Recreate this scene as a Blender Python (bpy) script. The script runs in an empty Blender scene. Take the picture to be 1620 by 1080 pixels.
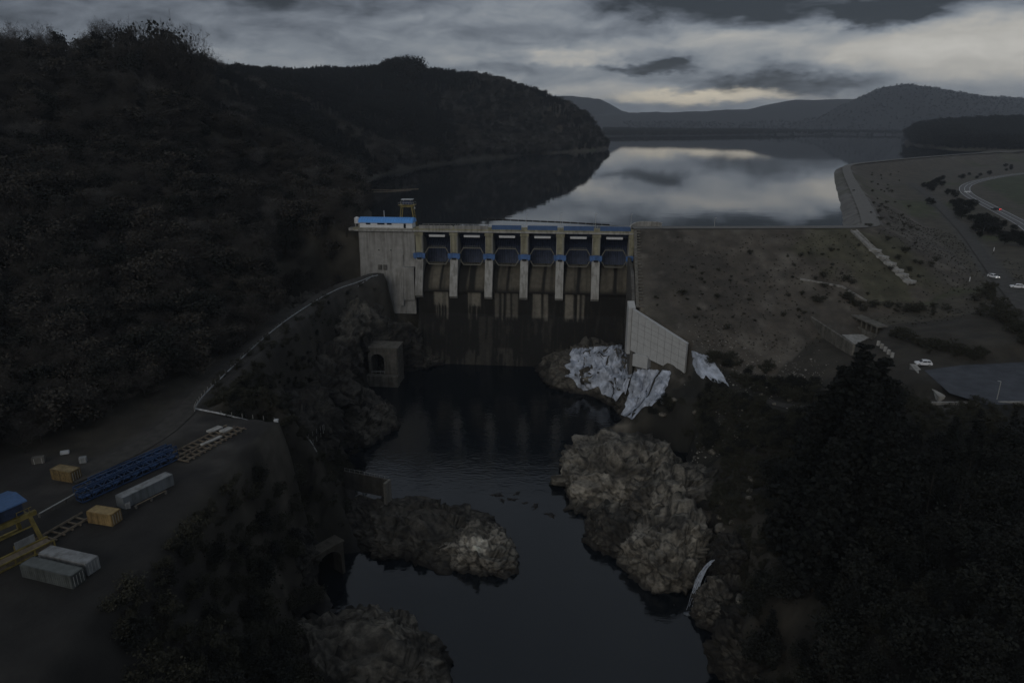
import bpy, bmesh, math, random
import numpy as np
from mathutils import Vector, Matrix
R = math.radians
random.seed(7); rng = np.random.default_rng(7)
scene = bpy.context.scene
COL = scene.collection

# ------------------------------------------------------------------ camera
PITCH, CAMH = R(17.7), 103.0
cam = bpy.data.cameras.new('camera'); camo = bpy.data.objects.new('camera', cam); COL.objects.link(camo)
cam.lens = 24; cam.sensor_width = 36; cam.clip_start = 0.5; cam.clip_end = 40000
camo.location = (0, 0, CAMH); camo.rotation_euler = (R(90) - PITCH, 0, 0)
scene.camera = camo
# ------------------------------------------------------------------ view
scene.view_settings.view_transform = 'Standard'; scene.view_settings.look = 'None'
scene.view_settings.exposure = 0.0; scene.view_settings.gamma = 1.0
scene.cycles.use_denoising = True
scene.cycles.max_bounces = 5; scene.cycles.diffuse_bounces = 2; scene.cycles.glossy_bounces = 3
scene.cycles.transparent_max_bounces = 6; scene.cycles.volume_bounces = 0
scene.cycles.caustics_reflective = False; scene.cycles.caustics_refractive = False

# ------------------------------------------------------------------ world: dusk sky under cloud
SUN_EL, SUN_AZ = R(24), R(205)        # what is left of the daylight comes softly from high behind the camera
world = bpy.data.worlds.new('World'); scene.world = world; world.use_nodes = True
def build_world():
    nt = world.node_tree; nt.nodes.clear(); N = nt.nodes.new; L = nt.links.new
    out = N('ShaderNodeOutputWorld'); bg = N('ShaderNodeBackground'); L(bg.outputs[0], out.inputs[0])
    def m(op, a, b=None, c=None):
        n = N('ShaderNodeMath'); n.operation = op
        for i, v in enumerate((a, b, c)):
            if v is None: continue
            if isinstance(v, (int, float)): n.inputs[i].default_value = v
            else: L(v, n.inputs[i])
        return n.outputs[0]
    def mix(f, a, b):
        n = N('ShaderNodeMix'); n.data_type = 'RGBA'
        for s, v in ((n.inputs[0], f), (n.inputs[6], a), (n.inputs[7], b)):
            if isinstance(v, (int, float)): s.default_value = v
            elif isinstance(v, tuple): s.default_value = (*v, 1)
            else: L(v, s)
        return n.outputs[2]
    tc = N('ShaderNodeTexCoord'); sp = N('ShaderNodeSeparateXYZ'); L(tc.outputs['Generated'], sp.inputs[0])
    x, y, z = sp.outputs
    az = m('MULTIPLY', m('ARCTAN2', x, y), 57.2958)
    el = m('MULTIPLY', m('ARCSINE', z), 57.2958)
    def noise(sx, sy, detail, off=0.0, dist=0.0):
        cb = N('ShaderNodeCombineXYZ')
        L(m('MULTIPLY', az, sx), cb.inputs[0]); L(m('MULTIPLY', el, sy), cb.inputs[1]); cb.inputs[2].default_value = off
        n = N('ShaderNodeTexNoise'); n.inputs['Scale'].default_value = 1; n.inputs['Detail'].default_value = detail
        n.inputs['Roughness'].default_value = .6; n.inputs['Distortion'].default_value = dist
        L(cb.outputs[0], n.inputs['Vector']); return n.outputs['Fac']
    w1 = m('SUBTRACT', noise(.22, .55, 9, 3.1), .5)
    w2 = m('SUBTRACT', noise(.28, .7, 9, 9.7), .5)
    azw = m('ADD', az, m('MULTIPLY', w1, 9.0)); elw = m('ADD', el, m('MULTIPLY', w2, 2.2))
    big = noise(.10, .36, 10, 1.3, .7)
    fine = noise(.30, .75, 10, 5.2, .9)
    # brightness field of the cloud deck (scene-linear)
    v = m('ADD', SKY_BASE, m('MULTIPLY', m('SUBTRACT', big, .5), .38))
    v = m('ADD', v, m('MULTIPLY', m('SUBTRACT', fine, .5), .24))
    def blob(a0, e0, sa, se, amt, v, p=1.0):  # one broad cloud or gap
        dx = m('DIVIDE', m('SUBTRACT', azw, a0), sa); dy = m('DIVIDE', m('SUBTRACT', elw, e0), se)
        d = m('ADD', m('MULTIPLY', dx, dx), m('MULTIPLY', dy, dy))
        g = m('EXPONENT', m('MULTIPLY', m('POWER', d, p), -1.0))
        return m('ADD', v, m('MULTIPLY', g, amt)), g
    for b in SKY_BLOBS:
        v, _ = blob(*b[:5], v, b[5] if len(b) > 5 else 1.0)
    # the deck thickens and darkens overhead
    hi = N('ShaderNodeMapRange'); hi.interpolation_type = 'SMOOTHSTEP'
    L(el, hi.inputs[0]); hi.inputs[1].default_value = 8; hi.inputs[2].default_value = 40
    hi.inputs[3].default_value = 1.0; hi.inputs[4].default_value = SKY_ZENITH
    v = m('MAXIMUM', m('MULTIPLY', v, hi.outputs[0]), .035)
    tint = N('ShaderNodeValToRGB'); L(v, tint.inputs[0])
    cr = tint.color_ramp
    cr.elements[0].position = 0; cr.elements[0].color = (.80, .93, 1.13, 1)
    cr.elements[1].position = .45; cr.elements[1].color = (1.03, 1.0, .93, 1)
    e = cr.elements.new(.13); e.color = (.85, .97, 1.16, 1)
    e = cr.elements.new(.24); e.color = (.90, 1.0, 1.13, 1)
    vm = N('ShaderNodeVectorMath'); vm.operation = 'SCALE'; L(tint.outputs[0], vm.inputs[0]); L(v, vm.inputs['Scale'])
    # warm slot of clear sky over the far ridge
    _, g = blob(14.5, 1.95, 7.0, .45, 0, v, 1.6)
    cloud = mix(m('MULTIPLY', g, .85), vm.outputs[0], (.86, .76, .58))
    sky = N('ShaderNodeTexSky'); sky.sky_type = 'NISHITA'; sky.sun_disc = False
    sky.sun_elevation = SUN_EL; sky.sun_rotation = SUN_AZ
    sk = N('ShaderNodeVectorMath'); sk.operation = 'SCALE'; L(sky.outputs[0], sk.inputs[0]); sk.inputs['Scale'].default_value = .05
    col = mix(.96, sk.outputs[0], cloud)
    L(col, bg.inputs[0]); bg.inputs[1].default_value = 1.0
SKY_BASE, SKY_ZENITH = .24, .80
SKY_BLOBS = [  # azimuth, elevation (deg), widths, amount, sharpness
    (22, 8.5, 17, 1.6, -.22, 2.6), (-30, 7.5, 17, 3.2, -.11, 1.5), (-10, 8.7, 13, 1.1, -.06, 2), (32, 4.6, 8.5, 2.1, .26, 2.2),
    (4.5, 4.95, 4.6, .55, .20, 2), (11, 4.15, 3.5, .45, -.22, 2.4), (20, 2.75, 7, .75, -.17, 2), (-20, 4.4, 9, .8, .06), (15, 5.9, 9, .8, .13, 1.6),
    (26.5, 6.9, 3.2, .8, -.20, 2.2), (7, 2.6, 6, .5, .13, 1.6), (-2, 4.0, 4, .5, -.11, 2), (21, 4.8, 6, .7, .12, 1.6), (1, 6.6, 9, .6, -.06, 1.6)]
build_world()
sun = bpy.data.lights.new('sun', 'SUN'); suno = bpy.data.objects.new('sun', sun); COL.objects.link(suno)
sun.energy = 0.62; sun.angle = R(40); sun.color = (1, .95, .88)
_d = Vector((math.sin(SUN_AZ) * math.cos(SUN_EL), math.cos(SUN_AZ) * math.cos(SUN_EL), math.sin(SUN_EL)))
suno.rotation_euler = _d.to_track_quat('Z', 'Y').to_euler()

# ------------------------------------------------------------------ helpers: pixel of the survey photo -> point in the place
def ray(px, py):
    u = (px - 810) / 1080; v = (540 - py) / 1080
    return (u, math.cos(PITCH) + v * math.sin(PITCH), -math.sin(PITCH) + v * math.cos(PITCH))
def at(px, py, z):
    d = ray(px, py); t = (z - CAMH) / d[2]; return (d[0] * t, d[1] * t, z)
def atY(px, py, Y):
    d = ray(px, py); t = Y / d[1]; return (d[0] * t, Y, CAMH + d[2] * t)
def P2(pts, z): return np.array([at(a, b, z)[:2] for a, b in pts])

# ------------------------------------------------------------------ numpy noise
def _h(ix, iy, s):
    n = (ix.astype(np.int64) * 374761393 + iy.astype(np.int64) * 668265263 + s * 982451653) & 0x7fffffff
    n = ((n ^ (n >> 13)) * 1274126177) & 0x7fffffff
    n = (n ^ (n >> 16)) & 0x7fffffff
    return (n % 100003) / 100003.0
def vnoise(x, y, s=0):
    ix = np.floor(x); iy = np.floor(y); fx = x - ix; fy = y - iy
    fx = fx * fx * (3 - 2 * fx); fy = fy * fy * (3 - 2 * fy)
    a = _h(ix, iy, s); b = _h(ix + 1, iy, s); c = _h(ix, iy + 1, s); d = _h(ix + 1, iy + 1, s)
    return (a + (b - a) * fx) * (1 - fy) + (c + (d - c) * fx) * fy
def fbm(x, y, sc, o=4, s=0):
    t = 0; a = .5; x = np.asarray(x, float) / sc; y = np.asarray(y, float) / sc
    for i in range(o):
        t = t + a * (vnoise(x, y, s + i * 17) - .5); a *= .5; x = x * 2.03 + 11.3; y = y * 2.03 + 5.7
    return t * 2
def noise3(p, sc, o=4, s=0):      # cheap 3-D noise from three planes
    p = np.asarray(p) / sc
    return (fbm(p[:, 0] + .37 * p[:, 2], p[:, 1] - .21 * p[:, 2], 1, o, s) + fbm(p[:, 1] + .3 * p[:, 0], p[:, 2], 1, o, s + 5) + fbm(p[:, 2] + 3, p[:, 0] - .3 * p[:, 1], 1, o, s + 9)) / 1.7
def sdf(poly, x, y):              # signed distance, negative inside
    poly = np.asarray(poly); d = np.full(x.shape, 1e18); ins = np.zeros(x.shape, bool); n = len(poly)
    for i in range(n):
        ax, ay = poly[i]; bx, by = poly[(i + 1) % n]
        ex, ey = bx - ax, by - ay; t = np.clip(((x - ax) * ex + (y - ay) * ey) / (ex * ex + ey * ey + 1e-12), 0, 1)
        d = np.minimum(d, (x - ax - t * ex) ** 2 + (y - ay - t * ey) ** 2)
        c = ((ay > y) != (by > y)); den = (by - ay) if abs(by - ay) > 1e-12 else 1e-12
        ins ^= c & (x < (bx - ax) * (y - ay) / den + ax)
    d = np.sqrt(d); return np.where(ins, -d, d)
def pld(line, x, y):              # distance to a polyline (2-D or with z: also the z at the nearest point)
    line = np.asarray(line); d = np.full(x.shape, 1e18); zz = np.zeros(x.shape)
    for i in range(len(line) - 1):
        ax, ay = line[i][:2]; bx, by = line[i + 1][:2]; ex, ey = bx - ax, by - ay
        t = np.clip(((x - ax) * ex + (y - ay) * ey) / (ex * ex + ey * ey + 1e-12), 0, 1)
        q = (x - ax - t * ex) ** 2 + (y - ay - t * ey) ** 2; m = q < d
        d = np.where(m, q, d)
        if line.shape[1] > 2: zz = np.where(m, line[i][2] + t * (line[i + 1][2] - line[i][2]), zz)
    return np.sqrt(d), zz
def sstep(a, b, x): t = np.clip((x - a) / (b - a), 0, 1); return t * t * (3 - 2 * t)
def resample(line, step):
    line = [Vector(p) for p in line]; out = [line[0]]
    for a, b in zip(line, line[1:]):
        n = max(1, int(round((b - a).length / step)))
        out += [a.lerp(b, k / n) for k in range(1, n + 1)]
    return out
def smooth(line, it=2):
    for _ in range(it):
        new = [line[0]]
        for a, b in zip(line, line[1:]):
            a, b = np.array(a), np.array(b); new += [tuple(a * .75 + b * .25), tuple(a * .25 + b * .75)]
        line = new + [line[-1]]
    return line

# ------------------------------------------------------------------ materials
MATS = {}
def mat(name, col, rough=.85, var=.25, scale=2.0, bump=0.0, bscale=None, metal=0.0, col2=None, streak=False, emit=None, spec=.3, attr=None):
    if name in MATS: return MATS[name]
    m = bpy.data.materials.new(name); m.use_nodes = True; nt = m.node_tree; N = nt.nodes.new; L = nt.links.new
    b = nt.nodes['Principled BSDF']; b.inputs['Roughness'].default_value = rough; b.inputs['Metallic'].default_value = metal
    b.inputs['Specular IOR Level'].default_value = spec
    tc = N('ShaderNodeTexCoord'); vec = tc.outputs['Object']
    if streak:
        mp = N('ShaderNodeMapping'); mp.inputs['Scale'].default_value = (1, 1, .09); L(vec, mp.inputs[0]); svec = mp.outputs[0]
    n1 = N('ShaderNodeTexNoise'); n1.inputs['Scale'].default_value = scale; n1.inputs['Detail'].default_value = 6; n1.inputs['Roughness'].default_value = .62
    L(vec, n1.inputs['Vector'])
    rp = N('ShaderNodeValToRGB'); L(n1.outputs['Fac'], rp.inputs[0])
    c2 = col2 or tuple(c * (1 + var) for c in col)
    rp.color_ramp.elements[0].position = .32; rp.color_ramp.elements[0].color = (*[c * (1 - var) for c in col], 1)
    rp.color_ramp.elements[1].position = .68; rp.color_ramp.elements[1].color = (*c2, 1)
    c = rp.outputs[0]
    def mul(a, f):
        x = N('ShaderNodeMix'); x.data_type = 'RGBA'; x.blend_type = 'MULTIPLY'; x.inputs[0].default_value = 1
        L(a, x.inputs[6]); L(f, x.inputs[7]); return x.outputs[2]
    if attr:
        at_ = N('ShaderNodeVertexColor'); at_.layer_name = attr; c = mul(at_.outputs[0], c)
    if streak:
        n2 = N('ShaderNodeTexNoise'); n2.inputs['Scale'].default_value = .9; n2.inputs['Detail'].default_value = 5; L(svec, n2.inputs['Vector'])
        r2 = N('ShaderNodeValToRGB'); L(n2.outputs['Fac'], r2.inputs[0])
        r2.color_ramp.elements[0].position = .36; r2.color_ramp.elements[0].color = (.66, .65, .63, 1)
        r2.color_ramp.elements[1].position = .56; r2.color_ramp.elements[1].color = (1, 1, 1, 1)
        c = mul(c, r2.outputs[0])
    L(c, b.inputs['Base Color'])
    if bump:
        nb = N('ShaderNodeTexNoise'); nb.inputs['Scale'].default_value = bscale or scale * 3; nb.inputs['Detail'].default_value = 8; nb.inputs['Roughness'].default_value = .65
        L(vec, nb.inputs['Vector'])
        bp = N('ShaderNodeBump'); bp.inputs['Strength'].default_value = min(1, bump); bp.inputs['Distance'].default_value = max(.05, bump * .3)
        L(nb.outputs['Fac'], bp.inputs['Height']); L(bp.outputs[0], b.inputs['Normal'])
    if emit:
        b.inputs['Emission Color'].default_value = (*emit[:3], 1); b.inputs['Emission Strength'].default_value = emit[3]
    MATS[name] = m; return m
CONC = mat('concrete', (.265, .26, .245), var=.18, scale=.35, bump=.15, bscale=3, streak=True)
CONCL = mat('concrete_pale', (.34, .335, .315), var=.13, scale=.5, bump=.12, bscale=3, streak=True)
CONCN = mat('new_concrete', (.40, .405, .40), var=.10, scale=.5, bump=.1, bscale=3)
CONCD = mat('concrete_dark', (.10, .095, .085), var=.3, scale=.4, bump=.2, bscale=3, streak=True)
YELC = mat('concrete_lichen', (.26, .245, .17), var=.22, scale=.5, bump=.12, streak=True)
BLUE = mat('blue_paint', (.07, .15, .34), rough=.5, var=.18, scale=.8, streak=True)
BLUEB = mat('blue_sheet_roof', (.10, .32, .74), rough=.45, var=.1, scale=.8)
BLUED = mat('gate_steel', (.034, .047, .086), rough=.6, var=.4, scale=.6, streak=True)
STEELG = mat('grey_steel', (.20, .20, .19), rough=.55, var=.2, scale=1)
WHITE = mat('white_paint', (.62, .63, .64), rough=.6, var=.12, scale=1.2)
GREYP = mat('grey_paint', (.42, .44, .46), rough=.6, var=.15, scale=.9, streak=True)
GALV = mat('galvanised', (.36, .36, .34), rough=.5, var=.15, scale=2)
YEL = mat('yellow_paint', (.21, .165, .05), rough=.6, var=.3, scale=.9, streak=True)
OCHRE = mat('ochre_paint', (.24, .165, .07), rough=.7, var=.35, scale=.8, streak=True)
BLACK = mat('dark_rubber', (.015, .015, .016), rough=.8, var=.2)
GLASSD = mat('dark_glass', (.012, .014, .017), rough=.12, var=.1, spec=.5)
RUST = mat('rusty_rail', (.17, .14, .105), rough=.7, var=.4, scale=1.5)
TIMBER = mat('weathered_timber', (.14, .115, .085), var=.35, scale=1.5)
ROCKM = mat('granite', (1, 1, 1), var=.42, scale=1.1, bump=.9, bscale=2.6, attr='tone')
GROUNDM = mat('soil_and_grass', (1, 1, 1), var=.34, scale=.16, bump=.6, bscale=.9, attr='tone')
FACEM = mat('stained_spillway', (1, 1, 1), var=.22, scale=.6, bump=.2, bscale=2, attr='tone')
SHEETM = mat('plastic_sheet', (.40, .435, .50), rough=.6, var=.5, scale=.28, bump=.9, bscale=.7)  # strong bluish mottling imitates the shading of the folds
ASPH = mat('asphalt', (.055, .057, .062), rough=.8, var=.25, scale=.5)
ASPHL = mat('worn_asphalt', (.115, .115, .115), rough=.85, var=.2, scale=.5)
GRAVEL = mat('gravel_track', (.046, .043, .038), var=.35, scale=.5, bump=.3, bscale=3)
BARK = mat('bark', (.035, .03, .025), var=.3, scale=2)
TWIG = mat('bare_twigs', (.058, .053, .046), var=.4, scale=.12)
TWIGB = mat('brown_leaves', (.040, .036, .029), var=.45, scale=.1)
LEAF = mat('dark_leaves', (.012, .0135, .010), var=.45, scale=.15)
NEEDLE = mat('pine_needles', (.006, .0075, .006), var=.4, scale=.2)
SHRUBM = mat('shrub_leaves', (.035, .034, .022), var=.4, scale=.5)
FOAM = mat('falling_water', (.38, .42, .48), rough=.5, var=.3, scale=1.2)

ARMS = mat('arm_steel', (.15, .145, .12), rough=.6, var=.25, scale=.8)
DIMW = mat('dimmed_white', (.22, .23, .235), rough=.7, var=.25, scale=.8, streak=True)  # streaked white, lowered to grey to carry the near corner's dimness
TRUSSB = mat('truss_blue', (.025, .05, .11), rough=.6, var=.35, scale=.5)
# ------------------------------------------------------------------ object helpers
def tag(o, label=None, cat=None, group=None, kind=None):
    if label: o['label'] = label
    if cat: o['category'] = cat
    if group: o['group'] = group
    if kind: o['kind'] = kind
    return o
def empty(name, loc=(0, 0, 0), rz=0.0, label=None, cat=None, group=None):
    o = bpy.data.objects.new(name, None); COL.objects.link(o); o.location = loc; o.rotation_euler = (0, 0, rz)
    o.empty_display_size = .5
    return tag(o, label, cat, group)
def mesh_obj(name, verts, faces, m, parent=None, tone=None, smooth_=False):
    me = bpy.data.meshes.new(name)
    verts = np.asarray(verts, np.float32).reshape(-1, 3)
    if isinstance(faces, np.ndarray):
        k = faces.shape[1]; nf = len(faces)
        me.vertices.add(len(verts)); me.vertices.foreach_set('co', verts.ravel())
        me.loops.add(nf * k); me.loops.foreach_set('vertex_index', faces.astype(np.int32).ravel())
        me.polygons.add(nf); me.polygons.foreach_set('loop_start', np.arange(nf, dtype=np.int32) * k)
        me.update(calc_edges=True); me.validate()
    else:
        me.from_pydata(verts.tolist(), [], faces); me.update()
    if tone is not None:
        ca = me.color_attributes.new('tone', 'FLOAT_COLOR', 'POINT')
        t = np.ones((len(verts), 4), np.float32); t[:, :3] = tone; ca.data.foreach_set('color', t.ravel())
    if smooth_: me.polygons.foreach_set('use_smooth', np.ones(len(me.polygons), bool))
    me.materials.append(m)
    o = bpy.data.objects.new(name, me); COL.objects.link(o)
    if parent is not None: o.parent = parent
    return o
class MB:
    def __init__(s): s.v = []; s.f = []
    def add(s, v, f):
        b = len(s.v); s.v += [tuple(p) for p in v]; s.f += [tuple(i + b for i in q) for q in f]; return s
    def box(s, c, d, rz=0.0):
        x, y, z = d[0] / 2, d[1] / 2, d[2] / 2; ca, sa = math.cos(rz), math.sin(rz); v = []
        for k in (-z, z):
            for a, b in ((-x, -y), (x, -y), (x, y), (-x, y)): v.append((c[0] + a * ca - b * sa, c[1] + a * sa + b * ca, c[2] + k))
        return s.add(v, [(3, 2, 1, 0), (4, 5, 6, 7), (0, 1, 5, 4), (1, 2, 6, 5), (2, 3, 7, 6), (3, 0, 4, 7)])
    def bar(s, a, b, w, h=None):
        h = h or w; a, b = Vector(a), Vector(b); d = (b - a).normalized()
        up = Vector((0, 0, 1)) if abs(d.z) < .95 else Vector((0, 1, 0))
        q = d.cross(up).normalized(); u = q.cross(d); v = []
        for p in (a, b):
            for i, j in ((-1, -1), (1, -1), (1, 1), (-1, 1)): v.append(p + q * (i * w / 2) + u * (j * h / 2))
        return s.add(v, [(3, 2, 1, 0), (4, 5, 6, 7), (0, 1, 5, 4), (1, 2, 6, 5), (2, 3, 7, 6), (3, 0, 4, 7)])
    def tube(s, a, b, r0, r1=None, n=6):
        r1 = r0 if r1 is None else r1; a, b = Vector(a), Vector(b); d = (b - a)
        if d.length < 1e-6: return s
        d.normalize(); up = Vector((0, 0, 1)) if abs(d.z) < .95 else Vector((1, 0, 0))
        q = d.cross(up).normalized(); u = q.cross(d); v = []
        for p, r in ((a, r0), (b, r1)):
            for k in range(n):
                t = 2 * math.pi * k / n; v.append(p + q * (r * math.cos(t)) + u * (r * math.sin(t)))
        return s.add(v, [(k, (k + 1) % n, n + (k + 1) % n, n + k) for k in range(n)] + [tuple(range(n))[::-1], tuple(range(n, 2 * n))])
    def prism(s, poly, x0, x1):       # poly in (y,z), extruded along x
        n = len(poly); v = [(x0, a, b) for a, b in poly] + [(x1, a, b) for a, b in poly]
        return s.add(v, [(k, (k + 1) % n, n + (k + 1) % n, n + k) for k in range(n)] + [tuple(range(n))[::-1], tuple(range(n, 2 * n))])
    def plan(s, poly, z0, z1):        # poly in (x,y), extruded along z
        n = len(poly); v = [(a, b, z0) for a, b in poly] + [(a, b, z1) for a, b in poly]
        return s.add(v, [(k, (k + 1) % n, n + (k + 1) % n, n + k) for k in range(n)] + [tuple(range(n))[::-1], tuple(range(n, 2 * n))])
    def wall(s, pts, w, zs):          # vertical wall along 3-D plan points; zs = list of (bottom, top)
        pts = [Vector((p[0], p[1], 0)) for p in pts]; v = []
        for i, p in enumerate(pts):
            d = (pts[min(i + 1, len(pts) - 1)] - pts[max(i - 1, 0)]).normalized(); q = Vector((-d.y, d.x, 0)) * w / 2
            b, t = zs[i]; v += [(p.x - q.x, p.y - q.y, b), (p.x + q.x, p.y + q.y, b), (p.x + q.x, p.y + q.y, t), (p.x - q.x, p.y - q.y, t)]
        f = [(0, 1, 2, 3), tuple(4 * (len(pts) - 1) + k for k in (3, 2, 1, 0))]
        for i in range(len(pts) - 1):
            for k in range(4): f.append((4 * i + k, 4 * i + 4 + k, 4 * i + 4 + (k + 1) % 4, 4 * i + (k + 1) % 4))
        return s.add(v, f)
    def build(s, name, m, parent=None, bevel=0.0):
        o = mesh_obj(name, s.v, s.f, m, parent)
        bm = bmesh.new(); bm.from_mesh(o.data); bmesh.ops.recalc_face_normals(bm, faces=bm.faces)
        if bevel: bmesh.ops.bevel(bm, geom=list(bm.edges), offset=bevel, segments=1, affect='EDGES')
        bm.to_mesh(o.data); bm.free(); return o
def copy_tree(o, parent=None):
    c = o.copy(); COL.objects.link(c)
    if parent is not None: c.parent = parent
    for ch in list(o.children): copy_tree(ch, c)
    return c

# ------------------------------------------------------------------ plan of the place
AX, AY = -66.0, 307.0; AANG = math.atan2(-11, 119)          # dam axis: left end and direction
ec, es = math.cos(AANG), math.sin(AANG)
def dm(s, t, z=0): return (AX + s * ec + t * es, AY + s * es - t * ec, z)
ZL = 56.0                                                    # reservoir level
RIVER = P2([(650, 571), (870, 573), (893, 605), (975, 642), (982, 668), (930, 688), (902, 715), (903, 775), (930, 812), (975, 838), (990, 890), (1040, 938), (1072, 962), (1093, 935), (1112, 912), (1138, 916), (1136, 958), (1120, 1000), (1150, 1090)], 0).tolist() + \
    [(36, 60), (40, 0), (60, -150), (-10, -150), (-12, 0), (-14, 60)] + \
    P2([(735, 1080), (690, 1030), (640, 992), (560, 962), (512, 935), (495, 915), (497, 893), (545, 880), (640, 888), (700, 910), (760, 926), (822, 916), (802, 862), (770, 818), (700, 800), (645, 786), (560, 742), (560, 732), (597, 688), (592, 640), (588, 612), (615, 592), (640, 578)], 0).tolist()
RIVER = np.array(RIVER)
CREST = smooth([(52, 296), (138, 297.5), (157, 300), (165, 316), (190, 372), (335, 708), (372, 775), (424, 830), (585, 977), (800, 1150), (1300, 1350)], 2)
CREST = [(a, b, 60.0) for a, b in CREST]
SHORE = [(-64, 320), (-72, 360), (-96, 440)] + [at(*p, ZL)[:2] for p in ((572, 295), (600, 278), (680, 262), (770, 251), (870, 243), (930, 239), (962, 235), (962, 228), (930, 222), (940, 217.5), (1000, 216), (1100, 215), (1215, 213.5), (1340, 213), (1428, 214), (1438, 221), (1448, 231), (1500, 237.5), (1560, 238.5))] + \
    [(a + 4, b + 6) for a, b, _ in CREST[::-1] if 150 < a < 640] + [(140, 300), (54, 302)]
SHORE = np.array(SHORE)
LROAD = smooth([at(600, 434, 39.2), at(560, 446, 39), at(520, 462, 38.6), at(430, 535, 38.2), at(350, 600, 38), at(305, 650, 38), at(250, 700, 38), at(120, 760, 38)], 2)
LROAD = [(a - 1.6, b, c) for a, b, c in LROAD]
YARD = P2([(440, 668), (380, 720), (300, 800), (250, 870), (150, 960), (60, 1075), (-150, 1200), (-260, 900), (-120, 780), (40, 715), (150, 735), (260, 672), (330, 655)], 38)
HWAY = smooth([(262, 340, 45), at(1640, 366, 45), at(1575, 332, 45.5), at(1520, 303, 46), at(1535, 288, 46), at(1620, 273, 47), (900, 980, 48)], 2)
RROAD = smooth([(150, 150, 36), at(1640, 510, 42), at(1600, 465, 43), at(1565, 420, 44), at(1530, 370, 44), at(1470, 310, 46), at(1440, 290, 47)], 2)
PARK = P2([(1462, 586), (1520, 578), (1640, 572), (1720, 640), (1560, 640), (1502, 622)], 36)
TRACK = smooth([at(1100, 596, 19), at(1140, 612, 19.5), at(1200, 632, 21), at(1280, 650, 23), at(1400, 640, 28), at(1500, 640, 34)], 2)
CTRL = []
def C(px, py, z): CTRL.append(at(px, py, z))
def CY(px, py, Y, dz=0): a = atY(px, py, Y); CTRL.append((a[0], Y, a[2] + dz))
def CW(*p): CTRL.append(p)
# left hill, near ridge
for px, py, Y in ((-300, 70, 340), (-120, 92, 350), (0, 108, 360), (100, 110, 375), (200, 106, 390), (300, 108, 410)): CY(px, py, Y)
for px in (-300, -200, -100, 0, 60, 120, 180, 240, 300): CY(px, 118, 415); CY(px, 135, 470)
for px, py, Y in ((370, 116, 640), (470, 136, 860), (540, 138, 1000), (600, 129, 1080), (632, 121, 1120), (670, 125, 1150), (740, 129, 1230), (800, 137, 1280), (850, 154, 1320), (900, 168, 1350), (930, 183, 1365), (948, 196, 1375)): CY(px, py, Y)
for px, py, Y in ((420, 190, 560), (400, 300, 380), (480, 250, 460), (530, 300, 400), (500, 350, 330), (540, 345, 318), (460, 420, 295), (300, 350, 270), (150, 350, 255), (0, 350, 235), (100, 550, 170), (0, 650, 140), (250, 560, 185), (350, 480, 225), (-200, 500, 190), (600, 220, 800), (640, 235, 760), (720, 200, 1120), (780, 215, 1180), (860, 215, 1290), (560, 270, 520)): CY(px, py, Y)
for p in LROAD[::2]: CW(*p)
for p in P2([(60, 760), (200, 770), (100, 850), (-60, 900), (200, 900), (20, 1000), (360, 690), (420, 675)], 38): CW(p[0], p[1], 38)
for p in [(-160, 60, 40), (-130, 100, 40), (-180, 120, 52), (-220, 60, 60), (-300, 0, 80), (-100, 0, 36), (-60, 0, 30), (-300, 150, 84), (-420, 300, 104), (-600, 500, 100), (-900, 300, 100)]: CW(*p)
# left bank below the road
for p in ((350, 640, 36), (420, 610, 31), (400, 560, 34), (480, 530, 31), (460, 650, 33), (540, 500, 31), (500, 600, 22), (560, 480, 34), (600, 450, 38), (628, 455, 35), (640, 500, 22), (545, 560, 20), (560, 610, 12), (540, 640, 11), (480, 690, 27), (540, 700, 7), (500, 740, 12), (440, 720, 31), (430, 800, 22), (470, 860, 10), (380, 860, 27), (330, 960, 26), (420, 960, 12), (450, 1050, 6), (250, 1070, 27), (380, 1080, 17), (560, 790, 6.5), (640, 820, 6), (720, 840, 6), (600, 860, 4.5), (520, 830, 9), (560, 1010, 5), (640, 1060, 5), (540, 1080, 6)): C(*p)
# right bank
for p in ((998, 550, 22), (1085, 592, 19.5), (1055, 598, 18), (1120, 600, 19), (1020, 600, 16), (960, 600, 6), (930, 560, 9), (1000, 640, 6), (1060, 640, 14), (1140, 640, 19), (1080, 690, 9), (1150, 700, 12), (1000, 720, 7), (960, 740, 6), (1100, 760, 8), (1170, 760, 10), (1060, 840, 7), (1150, 860, 9), (1180, 940, 10), (1120, 960, 5), (1250, 700, 18), (1270, 840, 18), (1270, 1000, 20), (1400, 800, 27), (1400, 1000, 28), (1550, 760, 33), (1600, 1000, 33), (1250, 600, 24), (1180, 570, 22), (1130, 540, 22), (1290, 560, 29), (1450, 640, 34), (1600, 650, 36), (1550, 610, 36), (1480, 575, 36), (1420, 550, 35.5), (1350, 500, 35), (1450, 500, 37), (1540, 500, 40), (1300, 490, 33), (1200, 530, 28), (1100, 520, 23), (1040, 505, 22)): C(*p)
for p in RROAD[::3] + HWAY[::3]: CW(*p)
for p in ((1600, 320, 45), (1500, 420, 44), (1460, 340, 46), (1500, 270, 48), (1600, 290, 46), (1600, 250, 50), (1480, 400, 44)): C(*p)
for p in [(100, 60, 32), (60, 20, 26), (150, 0, 36), (300, 100, 40), (300, 250, 43), (500, 300, 46), (100, -150, 35), (-100, -150, 40), (600, 700, 48), (900, 1000, 55), (1500, 1000, 58), (1000, 400, 50)]: CW(*p)
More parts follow.
